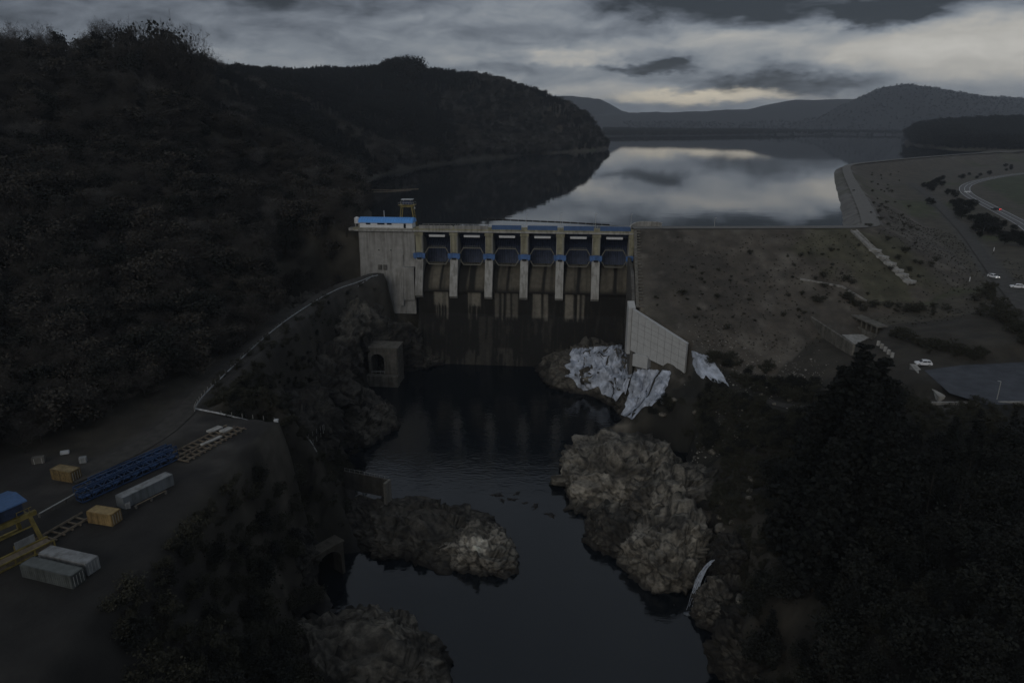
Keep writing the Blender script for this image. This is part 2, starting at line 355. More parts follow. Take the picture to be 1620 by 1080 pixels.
# lake bed, far country
for p in [(0, 420, 40), (100, 500, 40), (0, 800, 40), (250, 1100, 40), (400, 1800, 40), (900, 1700, 42), (30, 330, 42)]: CW(*p)
for p in [(-200, 1500, 70), (0, 1900, 62), (300, 2700, 60), (800, 3200, 62), (1500, 3300, 62), (2600, 2600, 62), (-600, 2500, 100), (-1500, 1500, 130), (1500, 1900, 66), (2500, 1500, 66), (4000, 5000, 70), (0, 6000, 80), (6000, 2000, 90), (-5000, 4000, 140)]: CW(*p)
CTRL = np.array(CTRL); KC = 8.0
_k, _i = np.unique(np.round(CTRL[:, :2] / 3).astype(int), axis=0, return_index=True); CTRL = CTRL[_i]
def _phi(d2): return np.sqrt(d2 + KC * KC)
_D = ((CTRL[:, None, :2] - CTRL[None, :, :2]) ** 2).sum(-1); _n = len(CTRL)
_A = np.zeros((_n + 1, _n + 1)); _A[:_n, :_n] = -_phi(_D) + np.eye(_n) * 1.0; _A[:_n, _n] = 1; _A[_n, :_n] = 1
_W = np.linalg.solve(_A, np.append(CTRL[:, 2], 0))
def rbf(x, y):
    o = np.empty(x.shape); xf, yf = x.ravel(), y.ravel(); of = o.ravel()
    for i in range(0, len(xf), 20000):
        d = (xf[i:i + 20000, None] - CTRL[None, :, 0]) ** 2 + (yf[i:i + 20000, None] - CTRL[None, :, 1]) ** 2
        of[i:i + 20000] = -_phi(d) @ _W[:_n] + _W[_n]
    return of.reshape(x.shape)
RIDGES = [  # far hills: crest line (x, y, z), fall per metre
    ([atY(1180, 205, 4300), atY(1290, 190, 4300), atY(1340, 160, 4300), atY(1390, 137, 4300), atY(1430, 131, 4300), atY(1500, 139, 4350), atY(1570, 152, 4400), atY(1640, 154, 4500), atY(1800, 165, 4600)], .30),
    ([atY(1450, 205, 1750), atY(1500, 198, 1800), atY(1580, 194, 1850), atY(1700, 192, 1900)], .13),
    ([atY(965, 208, 2450), atY(1080, 209, 2500), atY(1200, 212, 2600)], .10),
    ([atY(800, 190, 5000), atY(960, 178, 5000), atY(1080, 176, 5050), atY(1180, 171, 5100), atY(1260, 157, 5200), atY(1340, 153, 5300), atY(1500, 160, 5400), atY(1750, 165, 5400)], .18),
    ([atY(700, 150, 5600), atY(860, 148, 5600), atY(905, 146, 5600), atY(948, 150, 5600), atY(966, 160, 5600), atY(985, 171, 5600), atY(1020, 180, 5700)], .6),
]
ROCKS = [([(898, 745), (903, 785), (930, 822), (985, 842), (1012, 818), (1058, 790), (1100, 745), (1095, 712), (1040, 700), (960, 698), (912, 715)], 0.5, 14), ([(1000, 842), (1015, 872), (1065, 842), (1125, 805), (1128, 752), (1085, 738), (1040, 752), (1010, 800)], 3, 10), ([(980, 880), (1008, 918), (1060, 960), (1085, 950), (1108, 905), (1132, 872), (1120, 838), (1060, 832), (1008, 846)], 0.5, 12.5), ([(1122, 990), (1152, 1015), (1180, 965), (1172, 925), (1145, 912), (1122, 940)], 2, 5.5), ([(556, 778), (640, 796), (700, 808), (768, 826), (800, 868), (770, 905), (700, 905), (640, 884), (560, 872), (540, 830)], 0, 5.6), ([(702, 852), (700, 890), (742, 920), (818, 918), (815, 885), (788, 842), (740, 826)], 0, 5.4), ([(462, 975), (500, 945), (560, 962), (605, 985), (660, 1012), (722, 1052), (748, 1095), (720, 1150), (600, 1160), (470, 1130)], 0, 5.2), ([(512, 660), (520, 712), (570, 730), (602, 692), (598, 642), (575, 618), (530, 622)], 0, 11), ([(522, 580), (548, 608), (588, 586), (640, 574), (676, 574), (680, 560), (640, 556), (600, 558), (540, 562)], 2, 24), ([(640, 590), (662, 586), (700, 578), (716, 566), (690, 556), (650, 560)], 0, 4.5), ([(868, 580), (882, 606), (930, 622), (985, 648), (1006, 640), (1008, 590), (960, 566), (900, 560)], 0, 15.0), ([(976, 652), (990, 670), (1014, 672), (1052, 654), (1072, 628), (1045, 606), (1000, 612)], 0, 19), ([(922, 806), (940, 840), (985, 895), (1015, 915), (1020, 850), (1000, 825), (960, 800)], 0, 6.5), ([(425, 545), (452, 588), (500, 602), (540, 588), (572, 566), (588, 550), (640, 544), (650, 524), (600, 515), (520, 515)], 12, 25), ([(440, 590), (500, 640), (545, 648), (552, 600), (505, 560), (455, 560)], 16, 11), ([(1040, 668), (1075, 694), (1112, 684), (1104, 652), (1070, 642)], 4, 5.5), ([(400, 640), (440, 700), (480, 735), (520, 735), (510, 690), (450, 640)], 14, 13), ([(1140, 1010), (1150, 1095), (1260, 1110), (1290, 1010), (1240, 960), (1180, 965)], 5, 8), ([(1128, 880), (1150, 905), (1185, 905), (1200, 870), (1170, 845), (1135, 850)], 7, 4.5), ([(425, 880), (450, 915), (474, 908), (488, 868), (478, 842), (440, 846)], 8, 6)]   # waterline outlines, base, height
CANAL = P2([(1284, 500), (1316, 488), (1392, 521), (1352, 541)], 35.5)
def terrain(x, y, masks=False):
    x = np.asarray(x, float); y = np.asarray(y, float)
    h = rbf(x, y)
    for line, k in RIDGES:
        d, zz = pld(line, x, y); wob = 1 + .35 * fbm(x, y, 500, 4, 3)
        h = np.maximum(h, zz - k * d * wob + 10 * fbm(x, y, 260, 4, 8))
    rd = sdf(RIVER, x, y); dl, zl = pld(LROAD, x, y); dy = sdf(YARD, x, y)
    dh, zh = pld(HWAY, x, y); dr, zr = pld(RROAD, x, y); dp = sdf(PARK, x, y); dt, zt = pld(TRACK, x, y); dc, _ = pld(CREST, x, y)
    ls = sdf(SHORE, x, y)
    made = np.minimum.reduce([dl - 4, dy, dh - 8, dr - 6, dp, dt - 3])
    up = ls < 30
    fl = sstep(.5, 10, made) * sstep(4, 30, dc)
    hill = sstep(45, 75, h)
    h = h + fl * (fbm(x, y, 42, 5, 1) * (1.4 + 5 * hill) + fbm(x, y, 9, 4, 2) * (.9))
    near = (rd > 0) & (rd < 26) & (y < 320)
    h = h + np.where(near, sstep(26, 6, rd) * fl * (fbm(x, y, 13, 5, 6) * 4.5), 0)
    # river banks
    slope = 1.9 + 1.4 * fbm(x, y, 22, 3, 4)
    bank = -2.5 + np.maximum(rd + 5.0 * fbm(x, y, 9, 5, 61) + 2.0 * fbm(x, y, 3, 3, 62) * sstep(.5, 5, rd), 0) * np.maximum(slope, .8)
    for q, z0, H_ in ROCKS[:14]: k = sstep(1.5, -2.0, sdf(P2(q, z0), x, y)); h = h * (1 - k) + np.minimum(h, -.8 if z0 <= .5 and H_ < 15 else z0 + H_ * .22) * k
    inv = (y < 310)
    h = np.where(inv & (rd < 30), np.minimum(h, bank), h)
    for q, z0, H_ in (ROCKS[4], ROCKS[5]): sd_ = sdf(P2(q, 0), x, y); h = np.where((sd_ < 6) & (x > at(590, 850, 0)[0]) & (y < 185), np.minimum(h, -.8), h)
    h = np.where(inv & (rd <= 0), -2.5 + np.maximum(rd, -4) * .5, h)
    h = h + np.where(inv & (rd > .5) & (rd < 60), fl * sstep(.5, 4, rd) * sstep(60, 30, rd) * (fbm(x, y, 4.5, 4, 63) * 2.4 + np.abs(fbm(x, y, 8, 4, 65)) * 2.4), 0)
    # made ground
    def flat(h, d, z, w, e): k = sstep(w + e, w, d); return h * (1 - k) + z * k
    h = flat(h, dl, zl, 3.6, 5); h = flat(h, np.maximum(dy, 0), 38 + .25 * fbm(x, y, 14, 3, 7), 0, 6)
    h = flat(h, dh, zh, 7.5, 14); h = flat(h, dr, zr, 5, 8); h = flat(h, np.maximum(dp, 0), 36.0, .5, 6); h = flat(h, dt, zt, 2.4, 4)
    h = flat(h, np.maximum(sdf(CANAL, x, y), 0), 31.2, 0, 1.6)
    # reservoir bowl
    reg = (ls < 400) & (y > 315) & (sdf(np.array([(p[0], p[1]) for p in CREST] + [(1300, -300), (52, -300)]), x, y) > 0)
    h = np.where(ls < 0, np.minimum(h, ZL - np.minimum(-ls * .35, 14)), h)
    h = np.where((ls >= 0) & reg & (dc > 12), np.maximum(h, ZL + np.minimum(ls * .18, 3)), h)
    h = np.where((ls >= 0) & (ls < 160) & (y > 380) & (x < 260) & (dc > 14), np.minimum(h, ZL + .8 + ls * (.55 + .6 * sstep(800, 1200, y) + .3 * fbm(x, y, 60, 3, 71))), h)
    # embankment
    tex = fbm(x, y, 11, 4, 12) * .55
    emb = 60 - np.maximum(dc - 4.2, 0) / np.where(ls < 8, 1.6, 2.15) + np.where(dc > 6, tex, 0)
    emb = np.where(dc < 4.6, 59.9, emb)
    isd = np.hypot(x - AX - 60, y - AY)
    ev = (x > np.interp(y, [150, 226.5, 243, 296], [63, 61.8, 46.3, 52.2])) & (y > 190) | (y > 400)
    h2 = np.where(ev, np.maximum(h, emb), h); em = ev & (emb > h + .05)
    # dam foundation: keep the rock out of the concrete
    s_ = (x - AX) * ec + (y - AY) * es; t_ = (x - AX) * es - (y - AY) * ec
    inside = (s_ > 24) & (s_ < 119.5) & (t_ < 16) & (t_ > -20)
    h2 = np.where(inside, -3.0, h2)
    left = (s_ > -1.5) & (s_ <= 24) & (t_ < .5) & (t_ > -16); h2 = np.where(left, np.minimum(h2, 36.0), h2)
    lb = (s_ > 18) & (s_ < 26) & (t_ >= 0) & (t_ < 12); h2 = np.where(lb, np.minimum(h2, 34 - (s_ - 18) * 1.4), h2)
    if masks: return h2, dict(rd=rd, dl=dl, dy=dy, dh=dh, dr=dr, dp=dp, dt=dt, dc=dc, ls=ls, em=em, hill=hill)
    return h2
def tz(x, y):                     # height of the built ground sheet
    gx, gy, h = GRID; i = min(max(int(np.searchsorted(gx, x)) - 1, 0), len(gx) - 2); j = min(max(int(np.searchsorted(gy, y)) - 1, 0), len(gy) - 2)
    u = (x - gx[i]) / (gx[i + 1] - gx[i]); v = (y - gy[j]) / (gy[j + 1] - gy[j])
    return float((h[j, i] * (1 - u) + h[j, i + 1] * u) * (1 - v) + (h[j + 1, i] * (1 - u) + h[j + 1, i + 1] * u) * v)
def tzv(P): return np.array([tz(a, b) for a, b in P])
def axis(lo, hi, step, a, b, g):
    c = np.arange(lo, hi + .01, step); L_, S = [], step; p = lo
    while p > a: S *= g; p -= S; L_.append(p)
    U, S = [], step; p = hi
    while p < b: S *= g; p += S; U.append(p)
    return np.concatenate([L_[::-1], c, U])
def build_ground():
    gx = axis(-112, 200, 1.4, -7000, 8500, 1.035); gy = axis(66, 305, 1.35, -2500, 10500, 1.035)
    X, Y = np.meshgrid(gx, gy); h, m = terrain(X, Y, True)
    global GRID; GRID = (gx, gy, h)
    ny, nx = X.shape
    gyy, gxx = np.gradient(h); sl = np.hypot(gxx / np.gradient(X, axis=1), gyy / np.gradient(Y, axis=0))
    def c(*v): return np.array(v)
    n1 = fbm(X, Y, 16, 5, 21); n2 = fbm(X, Y, 5, 4, 22); n3 = fbm(X, Y, 70, 4, 23)
    col = c(.040, .036, .027) * (1 + .5 * n1[..., None] + .3 * n3[..., None])
    def lay(colr, k): nonlocal col; k = np.clip(k, 0, 1)[..., None]; col = col * (1 - k) + c(*colr) * (1 + .3 * n2[..., None]) * k
    right = (X > 48) & (Y < 1400)
    lay((.070, .062, .046), right * sstep(26, 60, X) * .8)
    lay((.048, .056, .022), right * sstep(.05, .35, n3 + .4 * n1) * (X > 140) * .9)
    lay((.036, .032, .025), right * (Y < 228) * sstep(5, 25, X) * .85)
    lay((.012, .012, .010), sstep(34, 48, X) * sstep(188, 160, Y) * sstep(10, 20, m['rd']) * .95)  # dimness of the near right corner put into the ground colour
    fld = ((X > 330) & (Y > 300) & (m['dh'] < 400) & (m['ls'] > 40) & (m['dc'] > 120)); lay((.040, .050, .022), fld * .9)
    lay((.076, .066, .053), m['em'] * (Y < 420) * (1 + .0 * n1)); lay((.052, .046, .038), m['em'] * (Y < 420) * sstep(.0, .35, n1 + .7 * n2)); lay((.10, .09, .075), m['em'] * (Y < 420) * sstep(.15, .45, n2 - .5 * n1) * .7); lay((.075, .066, .052), m['em'] * (Y >= 420) * .9)
    lay((.15, .145, .135), m['em'] * (m['ls'] < 4) * (m['dc'] > 4))
    lay((.060, .060, .030), m['em'] * sstep(.1, .4, n3 + .5 * n1) * .55)
    rocky = sstep(22, 4, m['rd']) * (Y < 310) * (m['rd'] > -6)
    lay((.030, .027, .021), (X < -20) * (m['rd'] < 60) * (m['rd'] > -6) * (Y < 290) * sstep(-1, 3, m['dy']) * .9)
    lay((.090, .080, .064), rocky * sstep(-.05, .3, n1 + .5 * n2) * np.where(X < -12, .45, 1) * np.where((X > 24) & (Y < 152), .16, 1)); lay((.15, .135, .11), rocky * sstep(.75, 1.5, sl) * sstep(0, .35, n2 + .3 * n1) * np.where(X < -12, .35, 1) * np.where((X > 24) & (Y < 152), .15, 1))
    lay((.030, .028, .022), rocky * sstep(.1, .35, -n1))
    lay((.020, .019, .018), sstep(3.0, 1.0, h) * (Y < 310) * (m['rd'] > -6))
    lay((.021, .0195, .018), sstep(2, -2, m['dy'])); lay((.042, .039, .035), sstep(2, -2, m['dy']) * sstep(.05, .3, n1) * (Y > 118))
    lay((.019, .018, .016), (X < -38) * sstep(106, 92, Y) * .9)  # near left corner darkened likewise, its dimness painted on the ground
    lay((.024, .022, .019), sstep(2, -2, m['dy']) * sstep(.08, .3, n1 - .6 * n2) * .8)
    lay((.042, .039, .035), sstep(6, 3, m['dl']))
    lay((.062, .057, .048), sstep(4.6, 3, m['dt'])); lay((.12, .11, .095), sstep(14, 4, m['dt']) * sstep(.1, .35, n2 + .4 * n1) * (X < 110) * .8)
    lay((.06, .057, .05), sstep(6.5, 4, m['dr']))
    far = sstep(1500, 3000, Y); lay((.015, .016, .016), far)
    lay((.008, .008, .008), sstep(2.0, -.5, sdf(P2([(1080, 985), (1098, 915), (1125, 888), (1172, 905), (1168, 990), (1120, 1012)], 3), X, Y)))  # dark of the hollow by the fall painted into the wet ground
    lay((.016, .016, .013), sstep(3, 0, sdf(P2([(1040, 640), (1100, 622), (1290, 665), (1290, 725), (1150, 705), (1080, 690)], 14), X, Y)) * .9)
    col = np.clip(col, .004, 1)
    idx = np.arange(ny * nx).reshape(ny, nx)
    f = np.stack([idx[:-1, :-1], idx[:-1, 1:], idx[1:, 1:], idx[1:, :-1]], -1).reshape(-1, 4)
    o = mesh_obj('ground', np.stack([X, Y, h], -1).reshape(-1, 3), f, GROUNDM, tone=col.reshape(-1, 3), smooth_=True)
    tag(o, kind='structure')
build_ground()

# ------------------------------------------------------------------ water
def water_mat(name, base, rough, scale, strength, dist, ior=1.333):
    m = bpy.data.materials.new(name); m.use_nodes = True; nt = m.node_tree; N = nt.nodes.new; L = nt.links.new
    b = nt.nodes['Principled BSDF']; b.inputs['Base Color'].default_value = (*base, 1); b.inputs['Roughness'].default_value = rough
    b.inputs['IOR'].default_value = ior
    tc = N('ShaderNodeTexCoord'); mp = N('ShaderNodeMapping'); mp.inputs['Scale'].default_value = (1, 1.6, 1); L(tc.outputs['Object'], mp.inputs[0])
    h = None
    for sc, w in ((scale, 1.0), (scale * .21, 1.6)):
        n = N('ShaderNodeTexNoise'); n.inputs['Scale'].default_value = sc; n.inputs['Detail'].default_value = 4; L(mp.outputs[0], n.inputs['Vector'])
        q = N('ShaderNodeMath'); q.operation = 'MULTIPLY'; L(n.outputs['Fac'], q.inputs[0]); q.inputs[1].default_value = w
        if h is None: h = q.outputs[0]
        else:
            s = N('ShaderNodeMath'); s.operation = 'ADD'; L(h, s.inputs[0]); L(q.outputs[0], s.inputs[1]); h = s.outputs[0]
    bp = N('ShaderNodeBump'); bp.inputs['Strength'].default_value = strength; bp.inputs['Distance'].default_value = dist
    L(h, bp.inputs['Height']); L(bp.outputs[0], b.inputs['Normal']); return m
o = mesh_obj('river_water', [(-110, -150, 0), (90, -150, 0), (90, 300, 0), (-110, 300, 0)], [(0, 1, 2, 3)], water_mat('river_water', (.0048, .0076, .0105), .06, .55, .35, .18, 1.5)); tag(o, kind='structure')
lk = [(p[0], p[1], ZL) for p in CREST[:-1]]
lake = [(-66.5, 315, ZL), (50, 304.5, ZL), (52, 298, ZL)] + lk[1:] + [(1600, 1500, ZL), (2600, 2500, ZL), (2600, 3300, ZL), (-300, 3300, ZL), (-500, 1500, ZL), (-160, 700, ZL), (-120, 330, ZL)]
o = mesh_obj('reservoir_water', lake, [tuple(range(len(lake)))], water_mat('reservoir_water', (.010, .013, .015), .02, .12, .05, .25, 2.5)); tag(o, kind='structure')

# ------------------------------------------------------------------ roads laid on the ground
def strip(name, line, w, m, dz, step=3.0, off=0.0, kind='structure', parent=None):
    pts = resample(line, step); v = []; f = []
    for i, p in enumerate(pts):
        d = (pts[min(i + 1, len(pts) - 1)] - pts[max(i - 1, 0)]); d.z = 0; d.normalize(); q = Vector((-d.y, d.x, 0)); c = p + q * off
        for a in (-.5, .5): v.append((c.x + q.x * w * a, c.y + q.y * w * a, p.z + dz))
        if i: f.append((2 * i - 2, 2 * i - 1, 2 * i + 1, 2 * i))
    o = mesh_obj(name, v, f, m, parent); tag(o, kind=kind); return o
strip('highway_road', HWAY, 9.0, ASPHL, .30); strip('highway_edge_line', HWAY, .3, WHITE, .312, off=4.0); strip('highway_edge_line', HWAY, .3, WHITE, .312, off=-4.0); strip('highway_centre_line', HWAY, .3, WHITE, .312)
strip('crest_road', CREST, 7.4, mat('crest_gravel', (.15, .145, .135), var=.15, scale=.4), .16)
strip('access_road', RROAD, 5.6, mat('dark_gravel', (.058, .055, .05), var=.35, scale=.4), .30); strip('hillside_road', LROAD, 5.4, GRAVEL, .12); strip('gravel_track', TRACK, 4.2, GRAVEL, .12)
o = mesh_obj('parking_area', [(a, b, 36.08) for a, b in PARK], [tuple(range(len(PARK)))], mat('parking_asphalt', (.062, .068, .08), var=.25, scale=.3)); tag(o, kind='structure')

# ------------------------------------------------------------------ the dam
def build_dam():
    root = empty('concrete_dam', (AX, AY, 0), AANG, 'grey concrete gravity dam with six dark gates above its stained spillway', 'dam')
    prof = [(-10, 41.2), (-7.6, 42), (-5, 41.9), (-2.5, 40.9), (-.5, 39.4), (1.2, 37.4), (2.6, 35), (3.6, 32.8), (4.2, 31.4), (4.4, 31.0), (3.7, 30.5), (3.8, 26), (4.0, 20.4)]
    t, z = 4.0, 20.4; k = 0
    while z > -2:
        t += .55; prof.append((t, z)); z -= 1.15; prof.append((t + .04, z))
    dense = []
    for (a, b), (c, d) in zip(prof, prof[1:]):
        n = max(1, int(math.hypot(c - a, d - b) / .9)); dense += [(a + (c - a) * i / n, b + (d - b) * i / n) for i in range(n)]
    dense.append(prof[-1]); T = np.array(dense); S = np.arange(24.0, 119.6, .45); SS, ROW = np.meshgrid(S, np.arange(len(T))); TT = T[ROW, 0]; ZZ = T[ROW, 1]
    TT = TT + np.where(ZZ < 20, .12 * fbm(SS, ZZ * 2, 2.5, 3, 5), 0)
    v = np.stack([SS, -TT, ZZ], -1).reshape(-1, 3); n_, m_ = SS.shape; idx = np.arange(n_ * m_).reshape(n_, m_)
    f = np.stack([idx[:-1, :-1], idx[1:, :-1], idx[1:, 1:], idx[:-1, 1:]], -1).reshape(-1, 4)
    bay = (SS - 24.6) / 15.75; bi = np.floor(bay); bx = (bay - bi)
    st = fbm(SS, ZZ * .07, 1.5, 4, 31); st2 = fbm(SS, ZZ * .05, .7, 3, 37); big = fbm(SS, ZZ, 7, 4, 33)
    clean = np.zeros(SS.shape)
    ramp = (ZZ > 31)
    for b, wins in {0: ((.30, .58, 1), (.66, .9, .8)), 1: ((.62, .92, .9), (.36, .42, .6)), 2: ((.25, .5, .6), (.58, .92, .75)), 3: ((.18, .50, .75), (.60, .92, .75)), 4: ((.18, .48, .8), (.60, .9, .8)), 5: ((.15, .48, .8), (.62, .92, .9))}.items():
        for a0, a1, w in wins:
            wob = .05 * st + .02 * (36 - ZZ) / 5
            clean = np.maximum(clean, (bi == b) * w * sstep(a0 - .02, a0 + .02, bx + wob) * sstep(a1 + .02, a1 - .02, bx + wob) * ramp * sstep(31.9, 33.2, ZZ + .6 * st))
    for b, wins in {0: ((.42, .84, 1), ), 1: ((.40, .78, .9), ), 2: ((.18, .30, .45), (.36, .42, .5), (.5, .62, .55), (.68, .84, .45)), 3: ((.25, .50, .8), (.56, .70, .75)), 4: ((.17, .42, .9), (.52, .58, .8), (.64, .72, .6))}.items():
        for a0, a1, w in wins:
            lowz = 24.5 if b in (0, 1) else 19.5
            k = (bi == b) * sstep(a0 - .015, a0 + .015, bx + .02 * st2) * sstep(a1 + .015, a1 - .015, bx + .02 * st2) * (ZZ < 30.6)
            clean = np.maximum(clean, k * w * sstep(lowz - .8, lowz + .8, ZZ + 2 * st2)); clean = np.maximum(clean, k * w * .6 * sstep(18.5, 20, ZZ + st2) * sstep(-.05, .2, st2))
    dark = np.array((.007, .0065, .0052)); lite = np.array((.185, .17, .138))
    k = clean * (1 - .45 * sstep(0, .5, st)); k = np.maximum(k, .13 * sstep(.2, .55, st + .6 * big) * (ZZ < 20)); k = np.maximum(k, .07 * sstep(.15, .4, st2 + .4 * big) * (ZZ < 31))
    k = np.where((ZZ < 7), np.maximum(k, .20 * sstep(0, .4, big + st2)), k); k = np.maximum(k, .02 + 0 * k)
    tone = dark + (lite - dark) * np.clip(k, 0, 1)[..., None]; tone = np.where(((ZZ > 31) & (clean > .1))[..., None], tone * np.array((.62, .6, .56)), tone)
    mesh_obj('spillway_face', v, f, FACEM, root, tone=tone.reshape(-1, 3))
    MB().box((71.8, 14.2, 17.5), (95.5, 8.0, 45)).build('dam_core', CONCD, root)
    # left block between the hillside and the gates
    b = MB(); b.prism([(9, 20), (9, 57.4), (0, 57.4), (-.4, 44), (-3.2, 20)], -3.0, 22.6); b.build('abutment_block', CONC, root)
    b = MB(); b.prism([(0.5, 24), (0.5, 47), (-.9, 46.5), (-1.2, 41), (-3.0, 38), (-4.4, 24)], 15.6, 17.2); b.box((19.8, -1.8, 34), (5.0, 3.6, 15)); b.build('buttress', CONC, root)
    for s in (6.0, 11.5): MB().tube((s, -.05, 48.6), (s, -.5, 48.6), .28, n=10).build('drain_hole', BLACK, root)
    for s in (6.2, 8.6): MB().box((s, -1.1, 40.9), (1.5, .8, 2.2)).build('hatch', CONCD, root, .04)
    # piers
    for i in range(7):
        s = 24.6 + 15.75 * i; w = 3.5
        p = MB(); p.prism([(9, 28), (9, 57.3), (.0, 57.3), (.0, 47.4), (-.6, 46.4), (-1.6, 43.5), (-3.6, 37), (-5.2, 31.5), (-5.6, 29.2), (-4.4, 28)], s - w / 2, s + w / 2)
        po = p.build('pier', CONCL if i not in (0, ) else CONC, root, .06)
        q = MB(); q.box((s, -.28, 52.6), (w - .5, .5, 9.2)); q.build('pier_cladding', YELC, po, .05)
        tb = MB(); tb.box((s, -.75, 46.6), (w + 1.9, 1.5, 2.0)); tb.box((s, -1.0, 47.55), (w - .9, 1.2, .5)); tb.box((s - 1.9, -.7, 45.7), (.9, 1.0, 1.2)); tb.box((s + 1.9, -.7, 45.7), (.9, 1.0, 1.2)); tb.build('trunnion_beam', BLUE, po, .05)
        MB().box((s, -1.55, 45.4), (1.9, .3, .75)).build('service_hatch', BLACK, po)
        h = MB(); h.box((s, -.4, 56.3), (w + .3, 1.0, 1.4)); h.box((s, -.2, 58.9), (2.2, 1.5, .9)); h.build('pier_cap', YELC, po, .06)
        l = MB()
        for a in (-.25, .25): l.bar((s + w / 2 - .5 + a, -.68, 47.6), (s + w / 2 - .5 + a, -.68, 57), .08)
        for z_ in np.arange(48, 57, .5): l.bar((s + w / 2 - .75, -.68, z_), (s + w / 2 - .25, -.68, z_), .06)
        l.build('ladder', GALV, po)
        if i < 6:
            c = s + 15.75 / 2; hw = 15.75 / 2 - w / 2 - .05
            g = empty('radial_gate'); g.parent = root
            # curved skin plate about the trunnion axis
            sk = MB(); ra = 9.6; ns = 16; pv = []
            for j in range(ns + 1):
                a = R(-25) + (R(72) + R(25)) * j / ns; pv.append((ra * math.cos(a) - .8, 46.2 + ra * math.sin(a)))
            vs = [(c - hw, y, z_) for y, z_ in pv] + [(c + hw, y, z_) for y, z_ in pv]; vs += [(x, y + .25, z_) for x, y, z_ in vs]; n = ns + 1
            fs = [(j, j + 1, n + j + 1, n + j) for j in range(ns)] + [(2 * n + j, 3 * n + j, 3 * n + j + 1, 2 * n + j + 1) for j in range(ns)]
            sk.add(vs, fs); sk.build('skin_plate', BLUED, g)
            rb = MB()
            for x in np.linspace(c - hw + .4, c + hw - .4, 15):
                for j in range(ns):
                    y0, z0 = pv[j]; y1, z1 = pv[j + 1]; rb.bar((x, y0 - .2, z0), (x, y1 - .2, z1), .11, .34)
            rb.build('stiffener', mat('rib_steel', (.06, .075, .12), rough=.6, var=.3), g)
            for zz, th in ((50.0, 0), (42.6, 0)):
                y = .6 if zz > 46 else .2
                gi = MB(); gi.box((c, y, zz), (hw * 2 - 4.2 if zz > 46 else hw * 2 - 4.4, .7, .3)); gi.box((c, y - .35, zz + .55), (hw * 2 - 4.6, .06, .06)); gi.box((c, y - .35, zz + .95), (hw * 2 - 4.6, .06, .06))
                for x in np.linspace(c - hw + 2.4, c + hw - 2.4, 7): gi.box((x, y - .35, zz + .6), (.07, .07, .8))
                gi.build('girder', ARMS, g)
                for sg in (-1, 1):
                    ar = MB(); ar.bar((c + sg * (hw - .05), -.5, 46.4), (c + sg * (hw - 2.2), y, zz), .26, .34); ar.build('arm', ARMS, g)
            MB().box((c, 1.2, 55.2), (7.2, .5, 1.0)).build('skylit_top_beam', WHITE, g, .04)  # white stands in for skylight caught on the gate's top girder
            MB().box((c, 4.5, 56.0), (hw * 2, .5, 3.0)).build('lintel', BLUED, g)
    # bridge deck over the gates
    d = MB(); d.box((60, 3.2, 58.0), (130, 8.4, 1.15)); d.build('bridge_deck', YELC, root, .05)
    MB().box((60, -1.15, 57.55), (129, .35, .7)).build('edge_beam', CONCL, root)
    for i in range(6):
        s = 24.6 + 15.75 * i + 7.87
        if i >= 2 or i == -1: MB().box((s, -.85, 59.55), (13.0, .22, 1.95)).build('blue_parapet', mat('blue_panel', (.055, .105, .22), rough=.5, var=.15, scale=.6), root, .02)
        else: MB().box((s, -.85, 59.35), (15.2, .25, 1.5)).build('parapet', CONC, root, .03)
        rl = MB(); rl.bar((s - 7.7, 7.2, 59.6), (s + 7.7, 7.2, 59.6), .09)
        for x in np.arange(s - 7.5, s + 7.6, 2.5): rl.box((x, 7.2, 59.1), (.09, .09, 1.1))
        rl.build('handrail', GALV, root)
    # right-hand guide wall of the spillway
    b = MB(); b.prism([(6, 0), (6, 57), (.2, 57), (.2, 46), (-3, 44), (-5.5, 30), (-14.0, 10), (-17, -2)], 119.6, 121.8); b.build('guide_wall', CONCD, root)
    w2 = MB(); l = []; zs = []
    for k in range(13):
        yy = 295 - 52.5 * k / 12; xx = np.interp(yy, [243, 296], [44.8, 51.2]); p = Vector((xx - AX, yy - AY)); l.append((p.x * ec + p.y * es, -p.x * es + p.y * ec)); zs.append((-3, min(46.5, 60 - (292 - yy) / 2.15) + .9))
    w2.wall(l, 1.2, zs); w2.build('basin_wall', CONCD, root)
    st = MB()
    for k in range(26):
        yy = 291 - 46 * k / 25; xx = np.interp(yy, [243, 296], [47.6, 54.0]); p = Vector((xx - AX, yy - AY)); st.box((p.x * ec + p.y * es, -p.x * es + p.y * ec, 60 - (292 - yy) / 2.15 + .25), (2.0 + .9 * math.sin(k * 2.1), .7 + .2 * math.sin(k * 3.3), .45))
    st.bar(st.v[0], st.v[-8], 1.2, .4); st.build('groin_steps', mat('groin_stone', (.12, .112, .095), var=.4, scale=1.2), root)
build_dam()
# curved parapet at the right end
def build_round():
    cx, cy, _ = at(1021, 361, 59.5); r = empty('curved_wall', (cx, cy, 57.4), AANG, 'curved grey concrete parapet wall at right end of the dam crest', 'wall')
    pts = []; zs = []
    for k in range(19):
        a = R(200) - R(200) * k / 18; pts.append((6.6 * math.cos(a), 4.2 * math.sin(a) - 1.0)); zs.append((0, 2.2 + 2.2 * sstep(0, 9, k)))
    MB().wall(pts, .5, zs).build('parapet', CONC, r)
    MB().wall([(p[0] * 1.01, p[1] * 1.01) for p in pts], .7, [(b, b + .25) for a, b in [(z[0], float(z[1])) for z in zs]]).build('coping', CONCL, r)
    b = MB(); b.plan([(7.2 * math.cos(R(a)), 5.0 * math.sin(R(a)) - 1.4) for a in range(0, 360, 20)], -6, .2); b.build('platform', YELC, r)
build_round()
